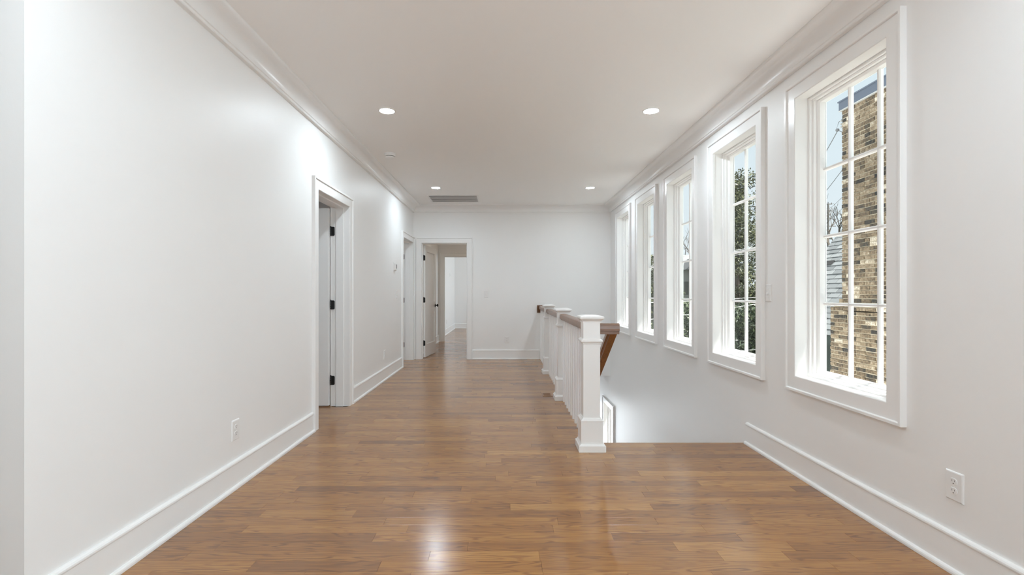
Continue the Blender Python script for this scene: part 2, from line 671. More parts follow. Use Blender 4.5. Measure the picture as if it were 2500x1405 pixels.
wall('wall_passage_end', 'y', YD4, YD4 + 0.14, -1.83, 2.65, 0, ZC, [(D4[0] - JB, D4[1] + JB, -1, DH + JB)])
wall('wall_far_room_left', 'x', -1.83, -1.69, YD4 + 0.14, 16.3, 0, ZC, [])
wall('wall_far_room_back', 'y', 16.3, 16.45, -1.83, 2.65, 0, ZC, [])
wall('wall_far_room_right', 'x', 2.5, 2.65, YD4 + 0.14, 16.3, 0, ZC, [(13.4, 15.4, 0.6, 2.4)])
# stairwell
wall('wall_stairwell', 'x', XWELL - 0.14, XWELL - 0.012, YSTEP, 8.0, ZLOW, -0.30, [])
wall('wall_under_landing', 'y', YSTEP - 0.13, YSTEP - 0.012, XWELL - 0.14, XR, ZLOW, -0.30, [])
wall('wall_lower_end', 'y', 10.75, 10.9, -2.0, XR, ZLOW, -0.30, [])
wall('wall_lower_left', 'x', -2.15, -2.0, 7.9, 10.9, ZLOW, -0.30, [])
wall('wall_lower_near', 'y', 7.87, 8.0, -2.0, XWELL - 0.14, ZLOW, -0.30, [])

mb = MB()
mb.box(-5.15, XRO, -3.75, YD4, ZC, ZC + 0.25)
mb.box(-1.83, 2.65, YD4, 16.45, ZC, ZC + 0.25)
structure(mb.build('ceiling', 'ceiling'))
mb = MB()
mb.box(XRO, XRO + 0.78, -3.75, 11.0, 3.0, 3.16)
structure(mb.build('sun_block_overhang', 'trim'))  # unseen eave added to block direct sun from the windows

# floor slab, then the boards laid on it as its parts
mb = MB()
mb.box(-5.0, XR, -3.6, YSTEP - 0.012, -0.30, -0.02)
mb.box(-5.0, XWELL - 0.012, YSTEP - 0.012, YB + BT, -0.30, -0.02)
mb.box(-2.0, XR, YB + BT, 10.9, -0.30, -0.02)
mb.box(-1.83, 2.65, 10.9, 16.3, -0.30, -0.02)
floor = structure(mb.build('floor', 'subfloor'))
mb = MB()
mb.box(-2.0, XR, YSTEP, 10.9, ZLOW - 0.1, ZLOW)
structure(mb.build('floor_lower', 'oak'))


def plank(mb, x0, x1, y0, y1, tone, zt=0.0):
    g = 0.0003
    mb.cbox(x0 + g, x1 - g, y0 + g, y1 - g, zt - 0.02, zt, 0.0004, 'z', tone)


PW = 0.083
rows = []
y = -3.6
off0 = (YSTEP - (-3.6)) % PW
y = -3.6 + off0 - PW
rest = MB()
count = 0
while y < 16.3:
    y0, y1 = max(y, -3.6), min(y + PW, 16.3)
    ym = (y0 + y1) / 2
    if y1 - y0 < 0.01:
        y += PW
        continue
    spans = []
    if ym < YCOR:
        spans = [(-5.0, XR)]
    elif ym < YSTEP:
        spans = [(-5.0, XL - LT, 's'), (XL, XR)]
    elif ym < YB:
        if D1[0] < ym < D1[1] or D2[0] < ym < D2[1]:
            spans = [(-5.0, XWELL + 0.018)]
        else:
            spans = [(-5.0, XL - LT, 's'), (XL, XWELL + 0.018)]
    elif ym < YB + BT:
        spans = [(D3[0] - 0.02, D3[1] + 0.02)]
    elif ym < YD4:
        spans = [(-1.625, 0.10)]
    elif ym < YD4 + 0.14:
        spans = [(D4[0] - 0.02, D4[1] + 0.02)]
    else:
        spans = [(-1.69, 2.5)]
    for sp in spans:
        xa, xb = sp[0], sp[1]
        x = xa - random.uniform(0, 0.7)
        while x < xb:
            ln = random.choice([random.uniform(0.28, 0.6), random.uniform(0.45, 1.0), random.uniform(0.7, 1.45)])
            x0, x1 = max(x, xa), min(x + ln, xb)
            if xb - x1 < 0.12:
                x1 = xb
            x += ln
            if x1 - x0 < 0.03:
                continue
            tone = min(1.0, max(0.0, random.gauss(0.54, 0.12)))
            if random.random() < 0.05:
                tone = random.uniform(0.08, 0.25)
            # is it in the picture?
            px0, px1 = VPX + FPX * x0 / max(ym, 0.1), VPX + FPX * x1 / max(ym, 0.1)
            vis = ym > 1.98 and px1 > 60 and px0 < 2500 and len(sp) == 2
            if vis and count < 300:
                pm = MB()
                plank(pm, x0, x1, y0, y1, tone)
                pm.build('floor_plank', 'oak', floor, fix=True)
                count += 1
            else:
                plank(rest, x0, x1, y0, y1, tone)
            if x1 == xb:
                break
    y += PW
stuff(rest.build('floor_planks_beyond', 'oak', floor))
# nosing boards at the stairwell edges
NOSE = [(0, 0), (0, -0.02), (0.028, -0.02), (0.034, -0.014), (0.034, -0.006), (0.028, 0)]
mb = MB()
mb.profile(NOSE, (XWELL + 0.03, YSTEP, 0), (1, 0, 0), (0, 1, 0), (0, 0, 1), XR - XWELL - 0.03, 0.6)
mb.build('stair_nosing', 'oak', floor)

# ------------------------------------------------------------------ mouldings
BASE = [(0, 0), (0.016, 0), (0.016, 0.146), (0.0185, 0.149), (0.0195, 0.154), (0.0185, 0.160), (0.014, 0.166), (0.006, 0.169), (0, 0.169)]
SHOE = [(0.016, 0.0005), (0.0315, 0.0005), (0.0315, 0.010), (0.0295, 0.0165), (0.025, 0.021), (0.016, 0.023)]
CROWN = [(0, 2.632), (0.026, 2.632), (0.030, 2.636), (0.030, 2.648), (0.036, 2.652)]
for i in range(9):
    a = math.radians(8 + 74 * i / 8)
    # concave cove
    CROWN.append((0.036 + 0.092 * (1 - math.cos(a)) * 1.0, 2.655 + 0.088 * math.sin(a)))
CROWN += [(0.124, 2.747), (0.128, 2.751), (0.132, 2.757), (0.132, ZC), (0, ZC)]


def base_run(name, path):
    mb = MB()
    mb.sweep(BASE, path)
    o = structure(mb.build(name, 'trim'))
    mb = MB()
    mb.sweep(SHOE, path)
    mb.build('shoe_moulding', 'trim', o)
    return o


CW = 0.1
base_run('baseboard_left_near', [(-5.0, YCOR), (XL, YCOR), (XL, D1[0] - CW)])
base_run('baseboard_left_far', [(XL, D1[1] + CW), (XL, D2[0] - CW)])
base_run('baseboard_back', [(D3[1] + CW, YB), (XWELL - 0.13, YB)])
base_run('baseboard_right', [(XR, YSTEP), (XR, -3.6)])
base_run('baseboard_passage', [(-1.625, YB + BT), (-1.625, YD4), (D4[0] - CW, YD4)])
base_run('baseboard_far_room', [(-1.69, YD4 + 0.14), (-1.69, 16.3), (2.5, 16.3)])
mb = MB()
mb.sweep(CROWN, [(-5.0, YCOR), (XL, YCOR), (XL, YB), (XR, YB), (XR, -3.6)])
structure(mb.build('trim_crown', 'trim', smooth=True))

# casing profile: (u outward from the opening edge, v away from the wall)
CASE = [(0, 0), (0, 0.018), (0.004, 0.021), (0.080, 0.021), (0.082, 0.028), (0.085, 0.031), (0.098, 0.031), (0.1, 0.029), (0.1, 0)]


def casing_piece(parent, a, b_, out, front, mitre0, mitre1, name='casing'):
    """straight casing from a to b, 'out' away from the opening, 'front' into the room"""
    a, b_ = Vector(a), Vector(b_)
    mb = MB()
    mb.profile(CASE, a, b_ - a, out, front, (b_ - a).length, 0.5, -mitre0, mitre1)
    return mb.build(name, 'trim', parent)


# ------------------------------------------------------------------ windows of the right wall
XG = 2.06


def make_window(n, c, z0, z1, rows_=4, cols=3):
    y0, y1 = c - WIN_HW, c + WIN_HW
    root = structure(empty('window_%d' % n, (XR, c, z0)))
    F, U = (-1, 0, 0), (0, 0, 1)
    casing_piece(root, (XR, y0, z0), (XR, y0, z1), (0, -1, 0), F, 1, 1)
    casing_piece(root, (XR, y1, z0), (XR, y1, z1), (0, 1, 0), F, 1, 1)
    casing_piece(root, (XR, y0, z1), (XR, y1, z1), (0, 0, 1), F, 1, 1)
    casing_piece(root, (XR, y0, z0), (XR, y1, z0), (0, 0, -1), F, 1, 1)
    # jamb extension
    e = 0.004
    ya, yb, za, zb = y0 - e, y1 + e, z0 - e, z1 + e
    mb = MB()
    mb.box(XR - 0.016, 1.975, ya - 0.013, ya, za - 0.013, zb + 0.013)
    mb.box(XR - 0.016, 1.975, yb, yb + 0.013, za - 0.013, zb + 0.013)
    mb.box(XR - 0.016, 1.975, ya, yb, zb, zb + 0.013)
    mb.box(XR - 0.016, 1.975, ya, yb, za - 0.013, za)
    mb.build('jamb', 'trim', root)

    def ring(nm, xa, xb, o0, o1, bev=0.004):
        # rectangular frame between insets o0 (outside) and o1 (inside)
        mbr = MB()
        A0, A1, B0, B1 = ya + o0, yb - o0, za + o0, zb - o0
        C0, C1, E0, E1 = ya + o1, yb - o1, za + o1, zb - o1
        vs, fs = [], []
        for (x, d) in ((xa, bev), (xa + bev, 0), (xb, 0)):
            vs += [(x, C0 - d, E0 - d), (x, C1 + d, E0 - d), (x, C1 + d, E1 + d), (x, C0 - d, E1 + d)]
        for x in (xa, xb):
            vs += [(x, A0, B0), (x, A1, B0), (x, A1, B1), (x, A0, B1)]
        for i in range(4):
            j = (i + 1) % 4
            fs.append((12 + i, 12 + j, j, i))
            fs.append((i, j, 4 + j, 4 + i))
            fs.append((4 + i, 4 + j, 8 + j, 8 + i))
            fs.append((8 + i, 8 + j, 16 + j, 16 + i))
            fs.append((16 + i, 16 + j, 12 + j, 12 + i))
        mbr.add(vs, fs)
        return mbr.build(nm, 'trim', root)
    ring('window_frame', 1.972, 2.03, -0.013, 0.014)
    ring('stop', 1.99, 2.05, 0.0, 0.024, 0.006)
    sash = ring('sash', 2.015, 2.068, 0.014, 0.040, 0.010)
    ga0, ga1, gz0, gz1 = ya + 0.040, yb - 0.040, za + 0.040, zb - 0.040
    dy, dz = (ga1 - ga0) / cols, (gz1 - gz0) / rows_
    BAR = [(-0.010, -0.012), (0.010, -0.012), (0.010, 0.004), (0.005, 0.012), (-0.005, 0.012), (-0.010, 0.004)]
    for k in range(1, cols):
        mb = MB()
        mb.profile(BAR, (XG, ga0 + dy * k, gz0 - 0.005), (0, 0, 1), (0, 1, 0), (-1, 0, 0), gz1 - gz0 + 0.01)
        mb.build('muntin', 'trim', root)
    for k in range(1, rows_):
        mb = MB()
        mb.profile(BAR, (XG - 0.0012, ga0 - 0.005, gz0 + dz * k), (0, 1, 0), (0, 0, 1), (-1, 0, 0), ga1 - ga0 + 0.01)
        mb.build('muntin', 'trim', root)
    for i in range(cols):
        for j in range(rows_):
            mb = MB()
            mb.box(XG - 0.002, XG + 0.002, ga0 + dy * i, ga0 + dy * (i + 1), gz0 + dz * j, gz0 + dz * (j + 1))
            mb.build('pane', 'glass', root)
    return root


for i, c in enumerate(WIN_C):
    make_window(i + 1, c, WIN_Z0, WIN_Z1)
make_window(6, (LW[0] + LW[1]) / 2, LW[2], LW[3], 3, 3)


# ------------------------------------------------------------------ doors
def slot_screws(mb, pts, r, axis):
    for p in pts:
        mb.lathe([(r, 0), (r, 0.001), (r * 0.6, 0.0016)], p, axis, 10)


def hinge(parent, P, zc, along, perp, h=0.095, plate=None, w=0.040):
    """black butt hinge: knuckle at P, one plate along 'along'(on the jamb), one along the door edge"""
    P = Vector((P[0], P[1], zc))
    al, pe = Vector(along), Vector(perp)
    hb = MB()
    for k in range(5):
        z0 = -h / 2 + k * h / 5
        hb.lathe([(0.006, 0.0008), (0.0068, 0.002), (0.0068, h / 5 - 0.002), (0.006, h / 5 - 0.0008)], P + Vector((0, 0, z0)), (0, 0, 1), 12)
    hb.lathe([(0.0035, 0), (0.0055, 0.002), (0.0055, 0.005), (0.002, 0.008)], P + Vector((0, 0, h / 2)), (0, 0, 1), 10)
    o = hb.build('hinge', 'black', parent)
    # leaf plate with rounded corners
    pl = MB()
    r = 0.012
    if plate:
        P = Vector((plate[0], plate[1], zc))
    prof = [(0, -h / 2), (0, h / 2)]
    for i in range(5):
        a = math.pi / 2 - i * math.pi / 8
        prof.append((w - r + r * math.cos(a), h / 2 - r + r * math.sin(a)))
    for i in range(5):
        a = -i * math.pi / 8
        prof.append((w - r + r * math.cos(a), -h / 2 + r + r * math.sin(a)))
    pl.profile(prof, P, pe, al, (0, 0, 1), 0.0032)
    pl.build('hinge_plate', 'black', o)
    return o


def door_leaf(parent, origin, wdir, tdir, w, h, t=0.035, z0=0.013, mat='trim'):
    """two-panel shaker leaf; origin = hinge corner at floor, wdir along width, tdir through the thickness"""
    o_, W, T = Vector(origin), Vector(wdir).normalized(), Vector(tdir).normalized()

    def blk(mb, a0, a1, z0_, z1_, t0, t1):
        vs = []
        for (a, tt, z) in ((a0, t0, z0_), (a1, t0, z0_), (a1, t1, z0_), (a0, t1, z0_), (a0, t0, z1_), (a1, t0, z1_), (a1, t1, z1_), (a0, t1, z1_)):
            vs.append(o_ + W * a + T * tt + Vector((0, 0, z)))
        mb.add(vs, [(0, 3, 2, 1), (4, 5, 6, 7), (0, 1, 5, 4), (1, 2, 6, 5), (2, 3, 7, 6), (3, 0, 4, 7)])
    st = 0.112
    rails = [(z0, 0.245), (0.84, 1.02), (h - 0.115, h)]
    mb = MB()
    blk(mb, 0, st, z0, h, 0, t)
    blk(mb, w - st, w, z0, h, 0, t)
    for a, b_ in rails:
        blk(mb, st, w - st, a, b_, 0, t)
    leaf = mb.build('leaf', mat, parent)
    for (a, b_) in ((0.245, 0.84), (1.02, h - 0.115)):
        mb = MB()
        blk(mb, st, w - st, a, b_, 0.011, t - 0.011)
        mb.build('panel', mat, leaf)
        mb = MB()
        for s0, s1 in ((0.006, 0.011), (t - 0.011, t - 0.006)):
            blk(mb, st, st + 0.008, a, b_, s0, s1)
            blk(mb, w - st - 0.008, w - st, a, b_, s0, s1)
            blk(mb, st, w - st, a, a + 0.008, s0, s1)
            blk(mb, st, w - st, b_ - 0.008, b_, s0, s1)
        mb.build('panel_moulding', mat, leaf)
    # knobs on both faces
    zc = 0.945
    for sgn, tt in ((-1, 0.0), (1, t)):
        mb = MB()
        base = o_ + W * (w - 0.062) + T * tt + Vector((0, 0, zc))
        mb.lathe([(0.033, 0), (0.033, 0.004), (0.030, 0.008), (0.012, 0.010), (0.010, 0.028), (0.013, 0.034),
                  (0.024, 0.040), (0.028, 0.048), (0.027, 0.056), (0.018, 0.062), (0.006, 0.064)], base, T * sgn, 20)
        mb.build('knob', 'black', leaf, smooth=True)
    return leaf


def door_frame(root, axis, p_front, p_back, u0, u1, h, front_sign, back_casing=True, stop_side=1):
    """jambs, stops and casing; axis 'x' wall slab from p_front (hall face) to p_back; u along y (or x)"""
    def P(p, u, z):
        return Vector((p, u, z)) if axis == 'x' else Vector((u, p, z))

    def bx(mb, pa, pb, ua, ub, za, zb):
        if axis == 'x':
            mb.box(pa, pb, ua, ub, za, zb)
        else:
            mb.box(ua, ub, pa, pb, za, zb)
    s = -front_sign     # direction from front face into the wall
    pf = p_front - s * 0.0005
    pb = p_back + s * 0.0005
    for (ua, ub, za, zb) in ((u0 - JB, u0, 0, h + JB), (u1, u1 + JB, 0, h + JB), (u0, u1, h, h + JB)):
        mb = MB()
        bx(mb, pf, pb, ua, ub, za, zb)
        mb.build('jamb', 'trim', root)
    if stop_side:
        pa, pc = p_back - s * 0.118, p_back - s * 0.042
        for (ua, ub, za, zb) in ((u0, u0 + 0.012, 0, h), (u1 - 0.012, u1, 0, h), (u0 + 0.012, u1 - 0.012, h - 0.012, h)):
            mb = MB()
            bx(mb, pa, pc, ua, ub, za, zb)
            mb.build('door_stop', 'trim', root)
    sides = [(p_front, front_sign)]
    if back_casing:
        sides.append((p_back, -front_sign))
    r = 0.006
    for p, sg in sides:
        F = P(sg, 0, 0)
        casing_piece(root, P(p, u0 - r + 0.006, 0), P(p, u0 - r + 0.006, h), P(0, -1, 0), F, 0, 1)
        casing_piece(root, P(p, u1 + r - 0.006, 0), P(p, u1 + r - 0.006, h), P(0, 1, 0), F, 0, 1)
        casing_piece(root, P(p, u0, h), P(p, u1, h), (0, 0, 1), F, 1, 1)


HZ = (0.27, 1.06, 1.83)


def left_door(n, D):
    root = structure(empty('door_%d' % n, (XL, D[0], 0)))
    door_frame(root, 'x', XL, XL - LT, D[0], D[1], DH, 1)
    leaf = door_leaf(root, (XL - LT - 0.024, D[1] - 0.004, 0), (-1, 0, 0), (0, -1, 0), D[1] - D[0] - 0.03, DH - 0.018)
    for z in HZ:
        hinge(leaf, (XL - LT - 0.012, D[1] - 0.009), z, (1, 0, 0), (0, 1, 0))
    return root


left_door(1, D1)
left_door(2, D2)
root = structure(empty('door_3', (D3[0], YB, 0)))
door_frame(root, 'y', YB, YB + BT, D3[0], D3[1], DH, -1)
ang = math.radians(84)
leaf = door_leaf(root, (D3[0] + 0.006, YB + BT + 0.018, 0), (math.cos(ang), math.sin(ang), 0), (math.sin(ang), -math.cos(ang), 0), 0.785, DH - 0.018)
for z in HZ:
    hinge(leaf, (D3[0] + 0.009, YB + BT + 0.008), z, (1, 0, 0), (0, -1, 0), plate=(D3[0] + 0.007, YB + BT + 0.0155), w=0.033)
root = structure(empty('door_4', (D4[0], YD4, 0)))
door_frame(root, 'y', YD4, YD4 + 0.14, D4[0], D4[1], DH, -1)

# ------------------------------------------------------------------ balustrade
bal = empty('stair_balustrade', (0.652, YSTEP, 0))
thing(bal, 'white balustrade with box newels, square balusters and brown wooden rail beside the stairwell', 'balustrade')
NX = 0.652
NY = (3.68, 5.405, 7.14)
for ny in NY:
    mb = MB()
    mb.squares(NX, ny, [(0.0625, 0.03), (0.0625, 0.985)])
    sh = mb.build('newel_post', 'trim', bal)
    MB().squares(NX, ny, [(0.100, 0.0), (0.100, 0.044), (0.0985, 0.047), (0.092, 0.050), (0.088, 0.057), (0.084, 0.060), (0.0835, 0.066), (0.06, 0.066)]).build('plinth', 'trim', sh)
    MB().squares(NX, ny, [(0.06, 0.064), (0.0815, 0.064), (0.0815, 0.222), (0.0835, 0.224), (0.0835, 0.230), (0.080, 0.234), (0.069, 0.243), (0.066, 0.248), (0.06, 0.25)]).build('base_box', 'trim', sh)
    MB().squares(NX, ny, [(0.06, 0.800), (0.066, 0.801), (0.068, 0.804), (0.068, 0.810), (0.074, 0.812), (0.0795, 0.817), (0.0805, 0.824), (0.0785, 0.831), (0.072, 0.835), (0.066, 0.842), (0.06, 0.843)]).build('collar', 'trim', sh)
    MB().squares(NX, ny, [(0.06, 0.962), (0.067, 0.963), (0.067, 0.970), (0.069, 0.973), (0.074, 0.977), (0.080, 0.984), (0.083, 0.986), (0.088, 0.989), (0.0895, 0.996), (0.089, 1.003), (0.085, 1.009), (0.060, 1.015), (0.050, 1.017)]).build('cap', 'trim', sh)

def mirror(half):
    return half + [(-u, v) for u, v in reversed(half) if abs(u) > 1e-6]


RAIL = mirror([(0.029, 0.890), (0.029, 0.899), (0.033, 0.901), (0.033, 0.904), (0.042, 0.907), (0.043, 0.911), (0.043, 0.938), (0.0405, 0.946), (0.032, 0.952), (0.016, 0.9545), (0.0, 0.955)])
ends = [NY[0] + 0.0625, NY[1] - 0.0625, NY[1] + 0.0625, NY[2] - 0.0625, NY[2] + 0.0625, YB - 0.02]
for k in range(3):
    a, b_ = ends[2 * k], ends[2 * k + 1]
    mb = MB()
    mb.profile(RAIL, (NX, a, 0), (0, 1, 0), (1, 0, 0), (0, 0, 1), b_ - a, (0.55, 0.45, 0.5)[k])
    mb.build('handrail', 'rail_y', bal, smooth=True)
mb = MB()
mb.cbox(NX - 0.07, NX + 0.07, YB - 0.022, YB, 0.835, 0.968, 0.004, '-y', 0.4)
mb.build('rail_rosette', 'rail_x', bal)
# balusters
BH = 0.0155
proto = MB()
proto.squares(0, 0, [(BH, 0.0), (BH, 0.895)])
pb = None
bys = []
for a, b_, n in ((NY[0], NY[1], 11), (NY[1], NY[2], 11), (NY[2], YB + 0.06, 10)):
    for k in range(1, n + 1):
        bys.append(a + (b_ - a) * k / (n + 1))
for yy in bys:
    if pb is None:
        pb = proto.build('baluster', 'trim', bal)
        ob = pb
    else:
        ob = pb.copy()
        COL.objects.link(ob)
        ob.parent = bal
    ob.matrix_parent_inverse = Matrix.Identity(4)
    ob.location = (0, yy - YSTEP, 0)
# half newel pilaster is not there: the rail dies into the wall. short rail right of the first newel, then the raking rail
HR = mirror([(0.026, -0.042), (0.026, -0.021), (0.030, -0.019), (0.030, -0.016), (0.0385, -0.014), (0.0385, -0.008), (0.036, -0.006), (0.036, 0.026), (0.0335, 0.033), (0.024, 0.0385), (0.0, 0.040)])
mb = MB()
mb.profile(HR, (NX + 0.0625, 3.695, 0.912), (1, 0, 0), (0, -1, 0), (0, 0, 1), 0.871 - NX - 0.0625, 0.5)
mb.build('rail_return', 'rail_x', bal, smooth=True)
slope = math.atan(0.669)
dr = Vector((0, math.cos(slope), -math.sin(slope)))
upv = Vector((0, math.sin(slope), math.cos(slope)))
mb = MB()
st_ = Vector((0.8325, 3.692, 0.918))
mb.profile(HR, st_, dr, (1, 0, 0), upv, 4.6, 0.75)
mb.build('raking_handrail', 'rail_y', bal, smooth=True)
for k in range(3):
    p = st_ + dr * (1.1 + 1.4 * k) - upv * 0.04
    mb = MB()
    mb.tube([p, p + Vector((0, 0, -0.04)), p + Vector((-0.03, 0, -0.065)), (XWELL - 0.012, p.y, p.z - 0.07)], 0.007, 8)
    mb.lathe([(0.026, 0), (0.026, 0.006), (0.01, 0.01)], (XWELL - 0.012, p.y, p.z - 0.07), (1, 0, 0), 14)
    mb.build('rail_bracket', 'black', bal)

# ------------------------------------------------------------------ staircase
stairs = empty('staircase', (1.3, YSTEP, 0))
thing(stairs, 'wooden staircase descending along the right wall below the windows', 'staircase')
NR, RUN = 16, 0.285
RISE = -ZLOW / NR
XS0, XS1 = XWELL, XR - 0.004
for k in range(NR):
    ztop = -RISE * k
    yk = YSTEP + RUN * k
    mb = MB()
    mb.box(XS0, XS1, yk - 0.011, yk + 0.005, ztop - RISE + (0.0 if k else 0), ztop - 0.026)
    mb.build('riser', 'trim', stairs)
    if k < NR - 1:
        mb = MB()
        zt = ztop - RISE
        mb.cbox(XS0, XS1, yk + 0.005, yk + RUN + 0.024, zt - 0.025, zt, 0.004, 'z', random.uniform(0.4, 0.7))
        mb.build('tread', 'oak', stairs)
# ------------------------------------------------------------------ ceiling fittings
def downlight(x, y, label, z=ZC, group='recessed ceiling downlights', lens='lens'):
    r = empty('downlight', (x, y, z))
    thing(r, label, 'downlight', group)
    mb = MB()
    # trim ring, profile swept round
    prof = [(0.0605, 0.0), (0.0605, -0.003), (0.063, -0.0055), (0.072, -0.0055), (0.076, -0.003), (0.077, 0.0)]
    seg = 40
    vs, fs = [], []
    for rr, h in prof:
        for i in range(seg):
            a = 2 * math.pi * i / seg
            vs.append((x + rr * math.cos(a), y + rr * math.sin(a), z + h))
    n = len(prof)
    for k in range(n - 1):
        for i in range(seg):
            j = (i + 1) % seg
            fs.append((k * seg + i, k * seg + j, (k + 1) * seg + j, (k + 1) * seg + i))
    mb.add(vs, fs)
    mb.build('trim_ring', 'plastic', r, smooth=True)
    mb = MB()
    mb.lathe([(0.0605, -0.0005), (0.0605, -0.0025), (0.03, -0.0035)], (x, y, z), (0, 0, 1), 40)
    mb.build('lens', lens, r)
    return r


downlight(-1.02, 4.19, 'lit round downlight above the left wall, nearest pair, left one')
downlight(1.27, 4.19, 'lit round downlight near the second window, right one of the nearest pair')
downlight(-1.03, 7.235, 'small lit round downlight beside the ceiling grille')
downlight(1.28, 7.235, 'small lit round downlight near the far windows and back wall')
downlight(-1.02, 1.145, 'lit round downlight overhead, left, out of view')
downlight(1.27, 1.145, 'lit round downlight overhead, right, out of view')
downlight(-3.4, 4.2, 'unseen downlight added to light the room behind the open near door')  # invented lamp, brightens the room past the near door
downlight(-3.4, 7.7, 'unseen downlight added to light the room behind the far left door')  # invented lamp, brightens the room past the far door
downlight(-0.75, 10.3, 'lit round downlight in the passage behind the back door', lens='lens_warm')
downlight(0.6, 9.6, 'lit round downlight on the lower floor by the stair window', -0.302)

# smoke detector
sx, sy = -1.30, 5.48
r = empty('smoke_detector', (sx, sy, ZC))
thing(r, 'small round white smoke detector on the ceiling above the left wall', 'smoke detector')
MB().lathe([(0.066, 0), (0.068, -0.004), (0.066, -0.012), (0.060, -0.014)], (sx, sy, ZC), (0, 0, 1), 32).build('base', 'plastic', r, smooth=True)
MB().lathe([(0.060, -0.013), (0.062, -0.016), (0.060, -0.026), (0.050, -0.030)], (sx, sy, ZC), (0, 0, 1), 32).build('body', 'plastic', r, smooth=True)
MB().lathe([(0.045, -0.029), (0.045, -0.036)], (sx, sy, ZC), (0, 0, 1), 32).build('sensor_gap', 'darkslot', r)
MB().lathe([(0.050, -0.035), (0.051, -0.038), (0.046, -0.046), (0.02, -0.050)], (sx, sy, ZC), (0, 0, 1), 32).build('cover', 'plastic', r, smooth=True)

# return air grille
gx0, gx1, gy0, gy1 = -1.235, -0.456, 7.80, 8.325
r = empty('ceiling_grille', ((gx0 + gx1) / 2, (gy0 + gy1) / 2, ZC))
thing(r, 'rectangular white return air grille on the ceiling near the back wall', 'vent')
mb = MB()
f = 0.032
for (a, b_, c, d) in ((gx0 - f, gx0, gy0 - f, gy1 + f), (gx1, gx1 + f, gy0 - f, gy1 + f), (gx0, gx1, gy0 - f, gy0), (gx0, gx1, gy1, gy1 + f)):
    mb.cbox(a, b_, c, d, ZC - 0.008, ZC, 0.003, '-z')
mb.build('frame', 'plastic', r)
MB().box(gx0, gx1, gy0, gy1, ZC - 0.0008, ZC + 0.0005).build('backing', 'grille_back', r)
for k in range(1, 4):
    yy = gy0 + (gy1 - gy0) * k / 4
    MB().box(gx0, gx1, yy - 0.008, yy + 0.008, ZC - 0.007, ZC - 0.001).build('crossbar', 'plastic', r)
mb = MB()
nb = 54
for k in range(nb):
    xx = gx0 + (gx1 - gx0) * (k + 0.5) / nb
    vs = [(xx - 0.005, gy0, ZC - 0.001), (xx - 0.0035, gy0, ZC - 0.001), (xx + 0.0045, gy0, ZC - 0.0065), (xx + 0.003, gy0, ZC - 0.0065)]
    vs += [(x_, gy1, z_) for x_, _, z_ in vs]
    mb.add(vs, [(0, 1, 2, 3), (7, 6, 5, 4), (0, 4, 5, 1), (1, 5, 6, 2), (2, 6, 7, 3), (3, 7, 4, 0)])
stuff(mb.build('vanes', 'plastic', r))


# ------------------------------------------------------------------ wall plates
def frame_axes(wallname):
    """origin plane helpers: returns (right, out) unit vectors as seen from the room"""
    return {'left': (Vector((0, 1, 0)), Vector((1, 0, 0))),
            'right': (Vector((0, -1, 0)), Vector((-1, 0, 0))),
            'back': (Vector((1, 0, 0)), Vector((0, -1, 0)))}[wallname]


def plate_mesh(mb, C, R, O, w, h, t, bev=0.006, rad=0.004):
    U = Vector((0, 0, 1))
    rings = [(w / 2, h / 2, 0), (w / 2, h / 2, t * 0.35), (w / 2 - bev * 0.4, h / 2 - bev * 0.4, t * 0.8), (w / 2 - bev, h / 2 - bev, t)]
    vs, fs = [], []
    for a, b_, d in rings:
        vs += [C + R * sx_ * a + U * sz * b_ + O * d for sx_, sz in ((-1, -1), (1, -1), (1, 1), (-1, 1))]
    fs.append((12, 13, 14, 15))
    fs.append((3, 2, 1, 0))
    for k in range(3):
        for i in range(4):
            j = (i + 1) % 4
            fs.append((k * 4 + i, k * 4 + j, k * 4 + 4 + j, k * 4 + 4 + i))
    mb.add(vs, fs)


